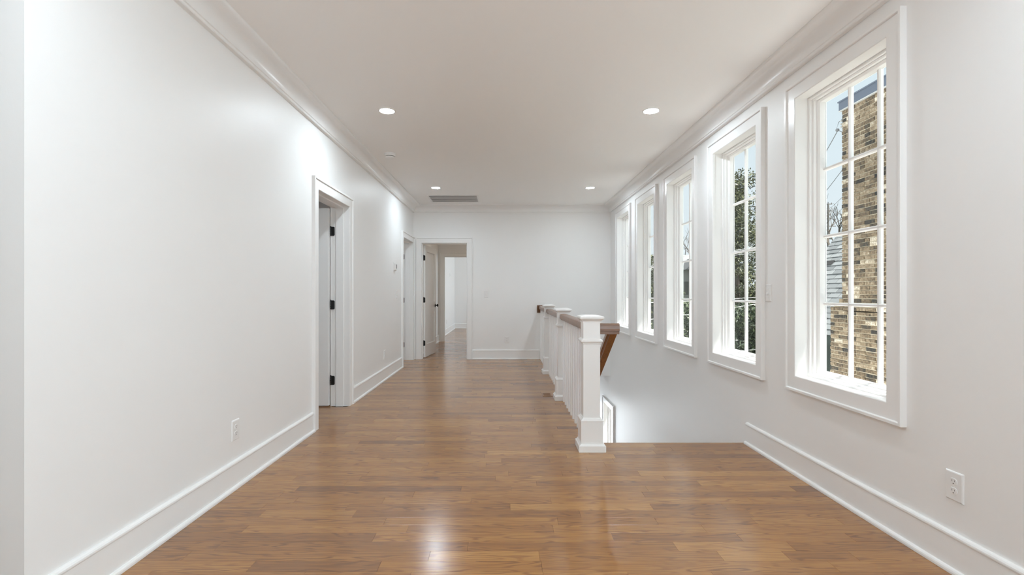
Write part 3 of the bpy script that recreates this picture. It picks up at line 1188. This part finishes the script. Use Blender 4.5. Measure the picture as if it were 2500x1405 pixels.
def outlet(wallname, pos, label, s=1.0):
    C = Vector(pos)
    R, O = frame_axes(wallname)
    U = Vector((0, 0, 1))
    root = empty('wall_outlet', pos)
    thing(root, label, 'outlet', 'white duplex wall outlets')
    mb = MB()
    plate_mesh(mb, C, R, O, 0.080 * s, 0.124 * s, 0.0065)
    mb.build('plate', 'plastic', root)
    for sg in (1, -1):
        c = C + U * (0.0197 * sg) + O * 0.0065
        mb = MB()
        prof = []
        for i in range(28):
            a = 2 * math.pi * i / 28
            x_, z_ = 0.0172 * math.cos(a), 0.0172 * math.sin(a)
            prof.append((x_, max(-0.0142, min(0.0142, z_))))
        n = len(prof)
        vs = [c + R * p[0] + U * p[1] - O * 0.001 for p in prof] + [c + R * p[0] + U * p[1] + O * 0.0016 for p in prof] + [c + R * p[0] * 0.94 + U * p[1] * 0.94 + O * 0.0024 for p in prof]
        fs = [tuple(range(2 * n, 3 * n))]
        for k in range(2):
            fs += [(k * n + i, k * n + (i + 1) % n, (k + 1) * n + (i + 1) % n, (k + 1) * n + i) for i in range(n)]
        mb.add(vs, fs)
        rec = mb.build('receptacle', 'plastic', root, smooth=True)
        mb = MB()

        def bar(du, dz, w, h):
            q = c + R * du + U * dz + O * 0.0023
            vs = [q + R * a * w / 2 + U * b_ * h / 2 + O * d for d in (0, 0.0003) for a, b_ in ((-1, -1), (1, -1), (1, 1), (-1, 1))]
            mb.add(vs, [(4, 5, 6, 7), (3, 2, 1, 0), (0, 1, 5, 4), (1, 2, 6, 5), (2, 3, 7, 6), (3, 0, 4, 7)])
        bar(-0.0062, 0.004, 0.0018, 0.0082)
        bar(0.0062, 0.004, 0.0018, 0.0066)
        mb.lathe([(0.0024, 0), (0.0024, 0.0003)], c + U * -0.0075 + O * 0.0023, O, 12)
        mb.build('slots', 'darkslot', rec)
    mb = MB()
    mb.lathe([(0.003, 0.006), (0.003, 0.007), (0.0015, 0.0076)], C, O, 10)
    mb.build('screw', 'plastic', root)
    return root


def switch(wallname, pos, label, s=1.0):
    C = Vector(pos)
    R, O = frame_axes(wallname)
    U = Vector((0, 0, 1))
    root = empty('light_switch', pos)
    thing(root, label, 'switch', 'white toggle light switches')
    mb = MB()
    plate_mesh(mb, C, R, O, 0.078 * s, 0.122 * s, 0.0065)
    mb.build('plate', 'plastic', root)
    mb = MB()
    q = C + O * 0.0066
    vs = [q + R * a * 0.0055 + U * b_ * 0.0125 + O * d for d in (-0.001, 0.0006) for a, b_ in ((-1, -1), (1, -1), (1, 1), (-1, 1))]
    mb.add(vs, [(4, 5, 6, 7), (3, 2, 1, 0), (0, 1, 5, 4), (1, 2, 6, 5), (2, 3, 7, 6), (3, 0, 4, 7)])
    mb.build('toggle_collar', 'plastic', root)
    mb = MB()
    a0, a1 = C + O * 0.006, C + O * 0.021 - U * 0.007
    vs = []
    for p, w, h in ((a0, 0.0045, 0.009), (a1, 0.0035, 0.0045)):
        vs += [p + R * a * w + U * b_ * h for a, b_ in ((-1, -1), (1, -1), (1, 1), (-1, 1))]
    mb.add(vs, [(4, 5, 6, 7), (3, 2, 1, 0), (0, 1, 5, 4), (1, 2, 6, 5), (2, 3, 7, 6), (3, 0, 4, 7)])
    mb.build('toggle', 'plastic', root)
    for dz in (0.030, -0.030):
        mb = MB()
        mb.lathe([(0.003, 0.006), (0.003, 0.007), (0.0015, 0.0076)], C + U * dz, O, 10)
        mb.build('screw', 'plastic', root)
    return root


outlet('left', (XL, 2.94, 0.35), 'white outlet low on the left wall in front of the near door')
outlet('left', (XL, 6.60, 0.345), 'white outlet low on the left wall between the two doors')
outlet('back', (0.042, YB, 0.35), 'white outlet low on the back wall left of the balustrade')
outlet('right', (XR, 2.043, 0.364), 'white outlet low on the right wall below the nearest window')
outlet('left', (-1.69, 14.1, 0.36), 'tiny white outlet on the far room wall seen through the doorways')
switch('left', (XL, 7.32, 1.165), 'faint white switch on the left wall under the thermostat')
switch('back', (-0.33, YB, 1.168), 'white switch on the back wall beside the doorway')
switch('right', (XR, 3.485, 1.183), 'white switch on the right wall between the two nearest windows')
switch('left', (-1.69, 14.9, 1.75), 'tiny white wall control in the far room above the outlet')

# thermostat
C = Vector((XL, 7.19, 1.575))
r = empty('thermostat', C)
thing(r, 'small white thermostat with dark display on the left wall', 'thermostat')
R, O = frame_axes('left')
mb = MB()
plate_mesh(mb, C, R, O, 0.125, 0.125, 0.006, 0.002)
mb.build('wall_plate', 'plastic', r)
mb = MB()
plate_mesh(mb, C + O * 0.006, R, O, 0.105, 0.100, 0.022, 0.005)
mb.build('body', 'plastic', r)
mb = MB()
plate_mesh(mb, C + O * 0.0278 + R * 0.026 + Vector((0, 0, 0.006)), R, O, 0.030, 0.060, 0.001, 0.001)
mb.build('display', 'darkslot', r)
for k in range(3):
    mb = MB()
    plate_mesh(mb, C + O * 0.0278 + R * (-0.012 + 0.022 * k) + Vector((0, 0, -0.033)), R, O, 0.014, 0.007, 0.0015, 0.001)
    mb.build('button', 'plastic', r)

# flush floor register beside the second newel
r = empty('floor_register', (0.50, 5.62, 0))
thing(r, 'flush wooden floor register against the base of the middle newel', 'vent')
mb = MB()
rx0, rx1, ry0, ry1 = 0.435, 0.550, 5.53, 5.71
for (a, b_, c, d) in ((rx0, rx1, ry0, ry0 + 0.018), (rx0, rx1, ry1 - 0.018, ry1), (rx0, rx0 + 0.018, ry0 + 0.018, ry1 - 0.018), (rx1 - 0.018, rx1, ry0 + 0.018, ry1 - 0.018)):
    mb.cbox(a, b_, c, d, 0.0, 0.004, 0.002, 'z', 0.35)
mb.build('frame', 'oak', r)
for k in range(7):
    yy = ry0 + 0.03 + k * 0.0205
    MB().cbox(rx0 + 0.018, rx1 - 0.018, yy - 0.0055, yy + 0.0055, 0.0, 0.003, 0.001, 'z', 0.35).build('slat', 'oak', r)
MB().box(rx0 + 0.018, rx1 - 0.018, ry0 + 0.018, ry1 - 0.018, 0.0, 0.0006).build('opening', 'darkslot', r)


# ------------------------------------------------------------------ outdoors
def at(px, py, Y):
    return Vector(((px - VPX) / FPX * Y, Y, EYE + (VPY - py) / FPX * Y))


def smooth(t):
    t = max(0.0, min(1.0, t))
    return t * t * (3 - 2 * t)


def ground_z(x, y):
    d = math.hypot(max(x - 3, 0), max(y - 9, 0))
    return -3.1 + 3.75 * smooth((d - 6) / 26.0)


# rolling ground outside
mb = MB()
xs = [2.12] + [2.12 + 3 + 3 * i for i in range(46)]
ys = [-12 + 4 * i for i in range(45)]
idx = {}
for i, x in enumerate(xs):
    for j, y_ in enumerate(ys):
        idx[i, j] = len(mb.v)
        mb.v.append((x, y_, ground_z(x, y_)))
        mb.t.append(0.5)
for i in range(len(xs) - 1):
    for j in range(len(ys) - 1):
        mb.f.append((idx[i, j], idx[i + 1, j], idx[i + 1, j + 1], idx[i, j + 1]))
g = mb.build('ground', 'grass')
structure(g)
# street strip laid over the rise
mb = MB()
pts = []
for k in range(30):
    t = k / 29
    x = 4 + 60 * t
    yc = 27 + 10 * t
    pts.append((x, yc))
vs = []
for x, yc in pts:
    for d in (-2.6, 2.6):
        vs.append((x, yc + d, ground_z(x, yc + d) + 0.12))
    for d in (-2.6, 2.6):
        vs.append((x, yc + d, ground_z(x, yc + d) - 0.1))
fs = []
for k in range(29):
    a, b_ = 4 * k, 4 * k + 4
    fs += [(a, a + 1, b_ + 1, b_), (a, b_, b_ + 2, a + 2), (a + 1, a + 3, b_ + 3, b_ + 1)]
mb.add(vs, fs)
structure(mb.build('street', 'road'))

# unseen pale slab added between the houses to bounce light up to the ceiling
mb = MB()
mb.box(XRO, 6.3, -11.9, 12.6, -3.2, -3.02)
structure(mb.build('bounce_slab', 'bounce_pale'))

# neighbouring house: wall, shingled roof and brick chimney
house = empty('neighbour_house', (6.3, 8.5, -3.0))
thing(house, 'neighbouring house with tan brick chimney and grey shingled roof outside the nearest window', 'house')
MB().box(6.35, 11.2, 5.2, 11.0, -3.4, 0.50).build('house_wall', 'siding_shaded', house)
EX, EZ, RK = 5.95, 0.405, 1.2
RY0, RY1 = 5.0, 11.2
RX1 = 8.8
rn = Vector((-RK, 0, 1)).normalized()
ru = Vector((1, 0, RK)).normalized()
slope_len = (RX1 - EX) * math.sqrt(1 + RK * RK)
mb = MB()
vs = []
for y_ in (RY0, RY1):
    for (x, z_) in ((EX, EZ), (RX1, EZ + RK * (RX1 - EX)), (2 * RX1 - EX, EZ), (2 * RX1 - EX, EZ - 0.12), (RX1, EZ + RK * (RX1 - EX) - 0.16), (EX, EZ - 0.12)):
        vs.append((x, y_, z_))
mb.add(vs, [(0, 1, 2, 3, 4, 5)[::-1], (6, 7, 8, 9, 10, 11)] + [(i, (i + 1) % 6, 6 + (i + 1) % 6, 6 + i) for i in range(6)])
roof = mb.build('roof', 'roofgrey', house)
mb = MB()
mb.box(EX - 0.02, EX + 0.02, RY0, RY1, EZ - 0.17, EZ - 0.005)
mb.build('fascia', 'siding_shaded', house)
EXPO = 0.127
TABW = 0.305
tones = [random.uniform(0.15, 0.85) for _ in range(10)]
variants = []
n_sh = 0
rest = MB()
nrows = int(slope_len / EXPO)


def shingle_geo(mb, e0, y0, w, tone, lift):
    # a tab lying on the roof: butt end raised by lift
    h = EXPO + 0.05
    o = Vector((EX, 0, EZ)) + ru * e0
    vs = []
    for yy, s in ((y0 + 0.006, 0.0), (y0 + w - 0.006, 0.0)):
        vs += [o + rn * 0.002, o + rn * (0.002 + lift), o + ru * h + rn * 0.008, o + ru * h + rn * 0.002]
        for k in range(4):
            vs[-4 + k] = Vector((vs[-4 + k].x, yy, vs[-4 + k].z))
    mb.add(vs, [(0, 1, 2, 3), (7, 6, 5, 4), (0, 4, 5, 1), (1, 5, 6, 2), (2, 6, 7, 3), (3, 7, 4, 0)], tone)


for rrow in range(nrows):
    e0 = rrow * EXPO
    ysh = RY0 + (rrow % 2) * TABW * 0.5 - TABW + random.uniform(-0.04, 0.04)
    while ysh < RY1:
        a, b_ = max(ysh, RY0), min(ysh + TABW, RY1)
        ysh += TABW
        if b_ - a < 0.03:
            continue
        o = Vector((EX, (a + b_) / 2, EZ)) + ru * e0
        px = VPX + FPX * o.x / o.y
        lift = random.uniform(0.016, 0.024)
        tone = random.uniform(0.15, 0.85)
        if 1985 < px < 2085 and n_sh < 290:
            pm = MB()
            shingle_geo(pm, e0, a, b_ - a, tone, lift)
            pm.build('shingle', 'shingle', roof)
            n_sh += 1
        else:
            shingle_geo(rest, e0, a, b_ - a, tone, lift)
stuff(rest.build('shingles_beyond', 'shingle', roof))
o = Vector((EX, 0, EZ)) + ru * 1.87
mb = MB()
for (y0, y1, e0, e1) in ((10.48, 10.95, 1.80, 1.93), (10.62, 10.95, 1.68, 1.80)):
    p = [Vector((EX, 0, EZ)) + ru * e + rn * d for e, d in ((e0, 0.004), (e1, 0.004), (e1, 0.028), (e0, 0.028))]
    vs = [Vector((q.x, y0, q.z)) for q in p] + [Vector((q.x, y1, q.z)) for q in p]
    mb.add(vs, [(0, 1, 2, 3), (7, 6, 5, 4), (0, 4, 5, 1), (1, 5, 6, 2), (2, 6, 7, 3), (3, 7, 4, 0)])
mb.build('roof_gap_shade', 'darkslot', house)  # dark slabs stand in for the shaded gap under the upper shingles

# chimney body
CX0, CX1 = 5.6, 6.38
CY0, CY1 = 6.35, 8.03          # upper stack
CL0, CL1 = 6.05, 8.317         # wider lower part
ZS0, ZS1 = 0.935, 1.10
ZT = 4.21
ins = 0.012
mb = MB()
mb.box(CX0 + ins, CX1, CY0 + ins, CY1 - ins, ZS0 - 0.05, ZT)
mb.box(CX0 + ins, CX1, CL0 + ins, CL1 - ins, -3.4, ZS0 - 0.005)
vs = []
for x in (CX0 + ins, CX1):
    vs += [(x, CY1 - ins - 0.02, ZS0 - 0.01), (x, CL1 - ins, ZS0 - 0.01), (x, CY1 - ins - 0.02, ZS1 - 0.015)]
mb.add(vs, [(0, 1, 2), (5, 4, 3), (0, 3, 4, 1), (1, 4, 5, 2), (2, 5, 3, 0)])
chim = mb.build('chimney', 'mortar', house)
mb = MB()
mb.box(CX0 - 0.03, CX1 + 0.03, CY0 - 0.03, CY1 + 0.028, ZT, ZT + 0.145)
mb.box(CX0 - 0.045, CX1 + 0.045, CY0 - 0.045, CY1 + 0.04, ZT + 0.145, ZT + 0.165)
mb.build('chimney_cap', 'capmetal', house)
MB().box(CX0 - 0.034, CX1 + 0.034, CY0 - 0.034, CY1 + 0.032, ZT - 0.004, ZT + 0.008).build('cap_drip_edge', 'wirepale', house)
COURSE, BL = 0.0677, 0.2032
BVAR = []
random.seed(21)


def brick_tone():
    q = random.random()
    if q < 0.15:
        return random.uniform(0.10, 0.28)
    if q < 0.55:
        return random.uniform(0.36, 0.55)
    if q < 0.93:
        return random.uniform(0.52, 0.72)
    return random.uniform(0.80, 0.95)


def brick_geo(mb, x, y0, y1, z0, tone):
    j = lambda s: random.uniform(-s, s)
    prot = random.uniform(-0.003, 0.007)
    g = 0.0062
    vs = []
    for d, c in ((0.03, 0.0), (-prot + 0.006, 0.0), (-prot, 0.006)):
        for (yy, zz) in ((y0 + g + c, z0 + g + c), (y1 - g - c, z0 + g + c), (y1 - g - c, z0 + COURSE - g - c), (y0 + g + c, z0 + COURSE - g - c)):
            vs.append((x + d, yy + j(0.003), zz + j(0.0035)))
    fs = [(8, 9, 10, 11)]
    for r_ in range(2):
        for i in range(4):
            k = (i + 1) % 4
            fs.append((r_ * 4 + i, r_ * 4 + k, r_ * 4 + 4 + k, r_ * 4 + 4 + i))
    mb.add(vs, fs, tone)


n_br = 0
rest = MB()
ncs = int((ZT + 3.4) / COURSE)
cand = []
for k in range(ncs):
    z0 = ZT - COURSE * (k + 1)
    if z0 > ZS1 - 0.02:
        a, b_ = CY0, CY1
    elif z0 > ZS0 - 0.02:
        t = (ZS1 - z0 - COURSE * 0.5) / (ZS1 - ZS0)
        a, b_ = CY0, CY1 + (CL1 - CY1) * max(0, min(1, t))
    else:
        a, b_ = CL0, CL1
    yb = b_
    first = BL if k % 2 else BL * 0.5
    ln = first
    while yb > a + 0.02:
        ya = max(a, yb - ln)
        cand.append((ya, yb, z0, brick_tone()))
        yb = ya
        ln = BL if random.random() < 0.86 else BL * 0.5
for (ya, yb, z0, tone) in cand:
    c_ = (ya + yb) / 2
    px = VPX + FPX * CX0 / c_
    py = VPY - FPX * (z0 - EYE) / c_
    if 2010 < VPX + FPX * CX0 / yb and px < 2168 and 190 < py < 945 and n_br < 300:
        pm = MB()
        brick_geo(pm, CX0, ya, yb, z0, tone)
        pm.build('brick', 'brick', chim)
        n_br += 1
    else:
        brick_geo(rest, CX0, ya, yb, z0, tone)


def brick_side(yface, s, z0, x0, x1, tone):
    g = 0.005
    d = random.uniform(-0.002, 0.006) * s
    rest.box(x0 + g, x1 - g, yface - 0.03 * s, yface + d, z0 + g, z0 + COURSE - g, tone)


for k in range(ncs):
    z0 = ZT - COURSE * (k + 1)
    ya, yb = (CY0, CY1) if z0 > ZS0 else (CL0, CL1)
    x = CX0 + (0.02 if k % 2 else 0.1)
    while x < CX1 - 0.05:
        for yf, s in ((ya, -1), (yb, 1)):
            brick_side(yf, s, z0, x, min(x + BL, CX1), brick_tone())
        x += BL
stuff(rest.build('bricks_beyond', 'brick', chim))

# service drop bracket on the chimney corner and the wires
pin = at(2052, 312, CY1 + 0.03)
pin = Vector((CX0 + 0.02, CY1 + 0.01, pin.z))
br = empty('wire_bracket', pin)
thing(br, 'small grey insulator bracket holding a wire on the chimney corner', 'bracket')
mb = MB()
mb.tube([pin + Vector((0.03, 0, 0.16)), pin + Vector((-0.03, 0.05, 0.10)), pin + Vector((-0.06, 0.06, -0.02)), pin + Vector((0.02, 0.0, -0.09))], 0.006, 6)
mb.build('hook', 'wire', br)
for dz in (0.10, 0.05, 0.0):
    MB().lathe([(0.008, 0), (0.018, 0.01), (0.018, 0.02), (0.008, 0.03)], pin + Vector((0.0, 0.03, dz)), (0, 0, 1), 10).build('insulator', 'wirepale', br)
MB().lathe([(0.02, 0), (0.028, 0.012), (0.028, 0.03), (0.018, 0.042)], pin + Vector((-0.05, 0.05, -0.05)), (0, 0, 1), 12).build('clamp', 'wire', br)


def wire(a, b_, label, rad=0.008, sag=0.2, mat='wire'):
    a, b_ = Vector(a), Vector(b_)
    pts = []
    for k in range(13):
        t = k / 12
        p = a.lerp(b_, t)
        p.z -= sag * 4 * t * (1 - t)
        pts.append(p)
    o = MB().tube(pts, rad, 5).build('overhead_wire', mat)
    return thing(o, label, 'wire', 'overhead wires outside')


wire(pin + Vector((-0.05, 0.05, -0.05)), at(1880, 600, 26), 'thin grey wire falling from the chimney bracket', 0.007, 0.1)
wire(at(2110, 345, 11), at(1880, 632, 27), 'thin grey wire behind the chimney, middle one of the three', 0.008, 0.1)
wire(at(2110, 428, 12), at(2021, 512, 69.5), 'thin grey wire from behind the chimney to the pole top', 0.012, 0.1)
wire(at(1600, 634, 15), at(1880, 599, 13), 'upper pale wire of the pair crossing the evergreens', 0.007, 0.03, 'wirepale')
wire(at(1600, 646, 15), at(1880, 611, 13), 'lower pale wire of the pair crossing the evergreens', 0.007, 0.03, 'wirepale')
wire(at(1560, 740, 12), at(1880, 724, 12.5), 'pale wire crossing at the third row of panes', 0.006, 0.02, 'wirepale')
wire(at(1560, 784, 11), at(1880, 737, 12), 'pale wire sloping up across the hedge', 0.006, 0.02, 'wirepale')
wire(at(1700, 862, 9), at(1880, 851, 9), 'low pale wire near the bottom of the second window', 0.005, 0.01, 'wirepale')

# utility pole far away
pp = at(2022, 497, 70)
pole = empty('utility_pole', (pp.x, pp.y, 0))
thing(pole, 'distant wooden utility pole seen left of the chimney', 'pole')
MB().lathe([(0.17, 0.0), (0.12, pp.z)], (pp.x, pp.y, 0), (0, 0, 1), 10).build('mast', 'poletimber', pole)
for dz, w in ((-0.1, 0.55), (-1.1, 0.5), (-2.2, 0.45), (-3.3, 1.1)):
    MB().box(pp.x - w * 0.6, pp.x + w, pp.y - 0.05, pp.y + 0.05, pp.z + dz - 0.06, pp.z + dz + 0.06).build('crossarm', 'poletimber', pole)
for dx, dz in ((-0.3, 0.1), (0.0, 0.15), (0.5, 0.05), (0.4, -0.95)):
    MB().lathe([(0.03, 0), (0.07, 0.06), (0.07, 0.14), (0.03, 0.2)], (pp.x + dx, pp.y, pp.z + dz - 0.1), (0, 0, 1), 8).build('insulator', 'wire', pole)
MB().lathe([(0.05, 0), (0.25, 0.05), (0.25, 0.7), (0.05, 0.78)], (pp.x + 0.35, pp.y, pp.z - 5.2), (0, 0, 1), 12).build('transformer', 'wire', pole)


# trees
def leaves(mb, centres, per, size, flat=0.0):
    for (c, r_) in centres:
        n = max(4, int(per * r_ * r_))
        P = RNG.normal(size=(n, 3))
        P /= np.linalg.norm(P, axis=1)[:, None]
        P *= (RNG.random(n) ** 0.4)[:, None] * r_
        P[:, 2] *= 0.8
        P += np.array(c)
        A = RNG.normal(size=(n, 3))
        A /= np.linalg.norm(A, axis=1)[:, None]
        B = np.cross(A, RNG.normal(size=(n, 3)))
        B /= np.linalg.norm(B, axis=1)[:, None]
        S = size * RNG.uniform(0.6, 1.3, n)[:, None]
        T = RNG.random(n) ** 2
        v0, v1, v2, v3 = P - A * S, P + B * S * 0.42, P + A * S, P - B * S * 0.42
        k = len(mb.v)
        V = np.stack([v0, v1, v2, v3], 1).reshape(-1, 3)
        mb.v.extend(map(tuple, V.tolist()))
        mb.t.extend(np.repeat(T, 4).tolist())
        mb.f.extend([(k + 4 * i, k + 4 * i + 1, k + 4 * i + 2, k + 4 * i + 3) for i in range(n)])


def evergreen(base, height, rad, label, per=420, size=0.085, taper=0.8, seed=1, loose=1.0):
    random.seed(seed)
    bx, by, bz = base
    root = empty('evergreen_tree', base)
    thing(root, label, 'tree', 'trees outside the windows')
    trunk = MB()
    trunk.tube([(bx, by, bz), (bx + 0.05, by, bz + height * 0.5), (bx, by, bz + height * 0.97)], [0.17, 0.1, 0.02], 8)
    cent = []
    brm = MB()
    nl = int(height / 0.34)
    for k in range(nl):
        t = (k + 0.5) / nl
        zz = bz + 0.3 + (height - 0.3) * t
        rr = rad * (1 - t ** 1.6 * taper)
        nb_ = 3 + int(4 * (1 - t))
        for q in range(nb_):
            a = random.uniform(0, 2 * math.pi)
            d = rr * random.uniform(0.25, 1.0)
            c = (bx + d * math.cos(a), by + d * math.sin(a), zz + random.uniform(-0.2, 0.2))
            cent.append((c, random.uniform(0.26, 0.5) * loose))
            if random.random() < 0.4:
                brm.tube([(bx, by, zz - d * 0.4), ((bx + c[0]) / 2, (by + c[1]) / 2, zz - d * 0.1), c], [0.035, 0.022, 0.008], 5)
    trunk.build('trunk', 'bark', root, fix=False)
    brm.build('branches', 'bark', root, fix=False)
    fo = MB()
    leaves(fo, cent, per, size)
    stuff(fo.build('foliage', 'leaf', root, fix=False))
    return root


def gz(p):
    return (p.x, p.y, ground_z(p.x, p.y))


t1 = at(1796, 437, 16.5)
b1 = gz(t1)
evergreen(b1, t1.z - b1[2], 1.0, 'tall dark evergreen tree filling the second window, left one', 3000, 0.046, 0.72, 3)
t2 = at(1850, 470, 18.8)
b2 = gz(t2)
evergreen(b2, t2.z - b2[2], 0.75, 'looser evergreen tree at the right edge of the second window', 1000, 0.046, 0.6, 9, 0.72)
t3 = at(1598, 622, 21)
b3 = gz(t3)
evergreen(b3, t3.z - b3[2], 1.5, 'dark evergreen tree seen as a sliver in the fourth window', 1500, 0.07, 0.4, 12)


def hedge(p0, p1, ztop, width, label, seed):
    random.seed(seed)
    p0, p1 = Vector(p0), Vector(p1)
    root = empty('hedge', ((p0.x + p1.x) / 2, (p0.y + p1.y) / 2, ground_z((p0.x + p1.x) / 2, (p0.y + p1.y) / 2)))
    thing(root, label, 'hedge')
    cent = []
    n = int((p1 - p0).length / 0.24)
    st = MB()
    for k in range(n + 1):
        p = p0.lerp(p1, k / max(n, 1))
        zg = ground_z(p.x, p.y)
        st.tube([(p.x, p.y, zg - 0.05), (p.x + random.uniform(-.1, .1), p.y, (zg + ztop) / 2)], [0.04, 0.02], 5)
        zz = zg + 0.25
        while zz < ztop - 0.2:
            cent.append(((p.x + random.uniform(-1, 1) * width, p.y + random.uniform(-1, 1) * width, zz), random.uniform(0.38, 0.55)))
            zz += 0.34
    st.build('stems', 'bark', root, fix=False)
    fo = MB()
    leaves(fo, cent, 1500, 0.05)
    stuff(fo.build('foliage', 'leaf2', root, fix=False))


hedge((4.7, 13.6, 0), (8.4, 13.2, 0), 0.95, 0.35, 'long dark green hedge below the wires outside the third window', 5)


def bare_tree(base, height, label, seed):
    random.seed(seed)
    mb = MB()

    def grow(p, d, ln, r_, depth):
        q = p + d * ln
        mid = p.lerp(q, 0.5) + Vector((random.uniform(-1, 1), random.uniform(-1, 1), 0)) * ln * 0.06
        mb.tube([p, mid, q], [r_, r_ * 0.8, r_ * 0.62], 5)
        if depth == 0:
            return
        for _ in range(3 if depth > 2 else 2 + (random.random() < 0.5)):
            nd = (d + Vector((random.uniform(-0.8, 0.8), random.uniform(-0.8, 0.8), random.uniform(-0.1, 0.5)))).normalized()
            grow(q, nd, ln * random.uniform(0.6, 0.8), r_ * 0.6, depth - 1)
    grow(Vector(base), Vector((0, 0, 1)), height * 0.3, height * 0.016, 5)
    o = mb.build('bare_tree', 'bark', fix=False)
    thing(o, label, 'tree', 'trees outside the windows')


for px, ptop, Y, sd, lab in ((2040, 532, 52, 31, 'leafless tree behind the shingled roof, right of the pole'),
                             (2020, 560, 46, 32, 'leafless tree just left of the utility pole base'),
                             (1672, 610, 55, 33, 'leafless tree behind the far house in the third window')):
    tp = at(px, ptop, Y)
    bb = gz(tp)
    bare_tree(bb, (tp.z - bb[2]) * 1.45, lab, sd)

# far house across the street (third window)
hp = at(1680, 700, 38)
hx, hy, hz = hp.x, hp.y, ground_z(hp.x, hp.y)
fh = empty('far_house', (hx, hy, hz))
thing(fh, 'pale house with dark gabled roof across the street in the third window', 'house')
W2, Hh = 3.6, 2.35
MB().box(hx - W2, hx + W2, hy, hy + 7, hz - 0.6, hz + Hh).build('house_wall', 'sidingpale', fh)
mb = MB()
zb_ = hz + Hh
vs = [(hx - W2 - 0.4, hy - 0.4, zb_), (hx + W2 + 0.4, hy - 0.4, zb_), (hx + W2 + 0.4, hy + 7.4, zb_), (hx - W2 - 0.4, hy + 7.4, zb_),
      (hx - W2 - 0.4, hy + 3.5, zb_ + 1.5), (hx + W2 + 0.4, hy + 3.5, zb_ + 1.5)]
mb.add(vs, [(0, 1, 5, 4), (2, 3, 4, 5), (0, 4, 3), (1, 2, 5), (0, 3, 2, 1)])
mb.build('roof', 'paleroof', fh)
mb = MB()
gx = hx + 0.55
vs = [(gx - 1.1, hy - 0.9, zb_ + 0.02), (gx + 1.1, hy - 0.9, zb_ + 0.02), (gx, hy - 0.9, zb_ + 1.0),
      (gx - 1.1, hy + 1.2, zb_ + 0.02), (gx + 1.1, hy + 1.2, zb_ + 0.02), (gx, hy + 1.6, zb_ + 1.0)]
mb.add(vs, [(0, 1, 2), (5, 4, 3), (0, 2, 5, 3), (1, 4, 5, 2), (0, 3, 4, 1)])
mb.build('porch_gable', 'roofgrey', fh)
for dx in (-1.9, -0.35, 0.5, 1.9):
    f = MB().box(hx + dx - 0.42, hx + dx + 0.42, hy - 0.06, hy + 0.02, hz + 0.35, hz + 1.55).build('window', 'sidingpale', fh)
    for s in (-0.19, 0.19):
        MB().box(hx + dx + s - 0.16, hx + dx + s + 0.16, hy - 0.075, hy - 0.05, hz + 0.43, hz + 1.47).build('pane', 'grille_back', f)
for dx in (-1.0, 0.1, 1.25):
    MB().box(hx + dx - 0.08, hx + dx + 0.08, hy - 0.85, hy - 0.69, hz - 0.4, zb_ + 0.02).build('porch_post', 'trim', fh)

random.seed(99)
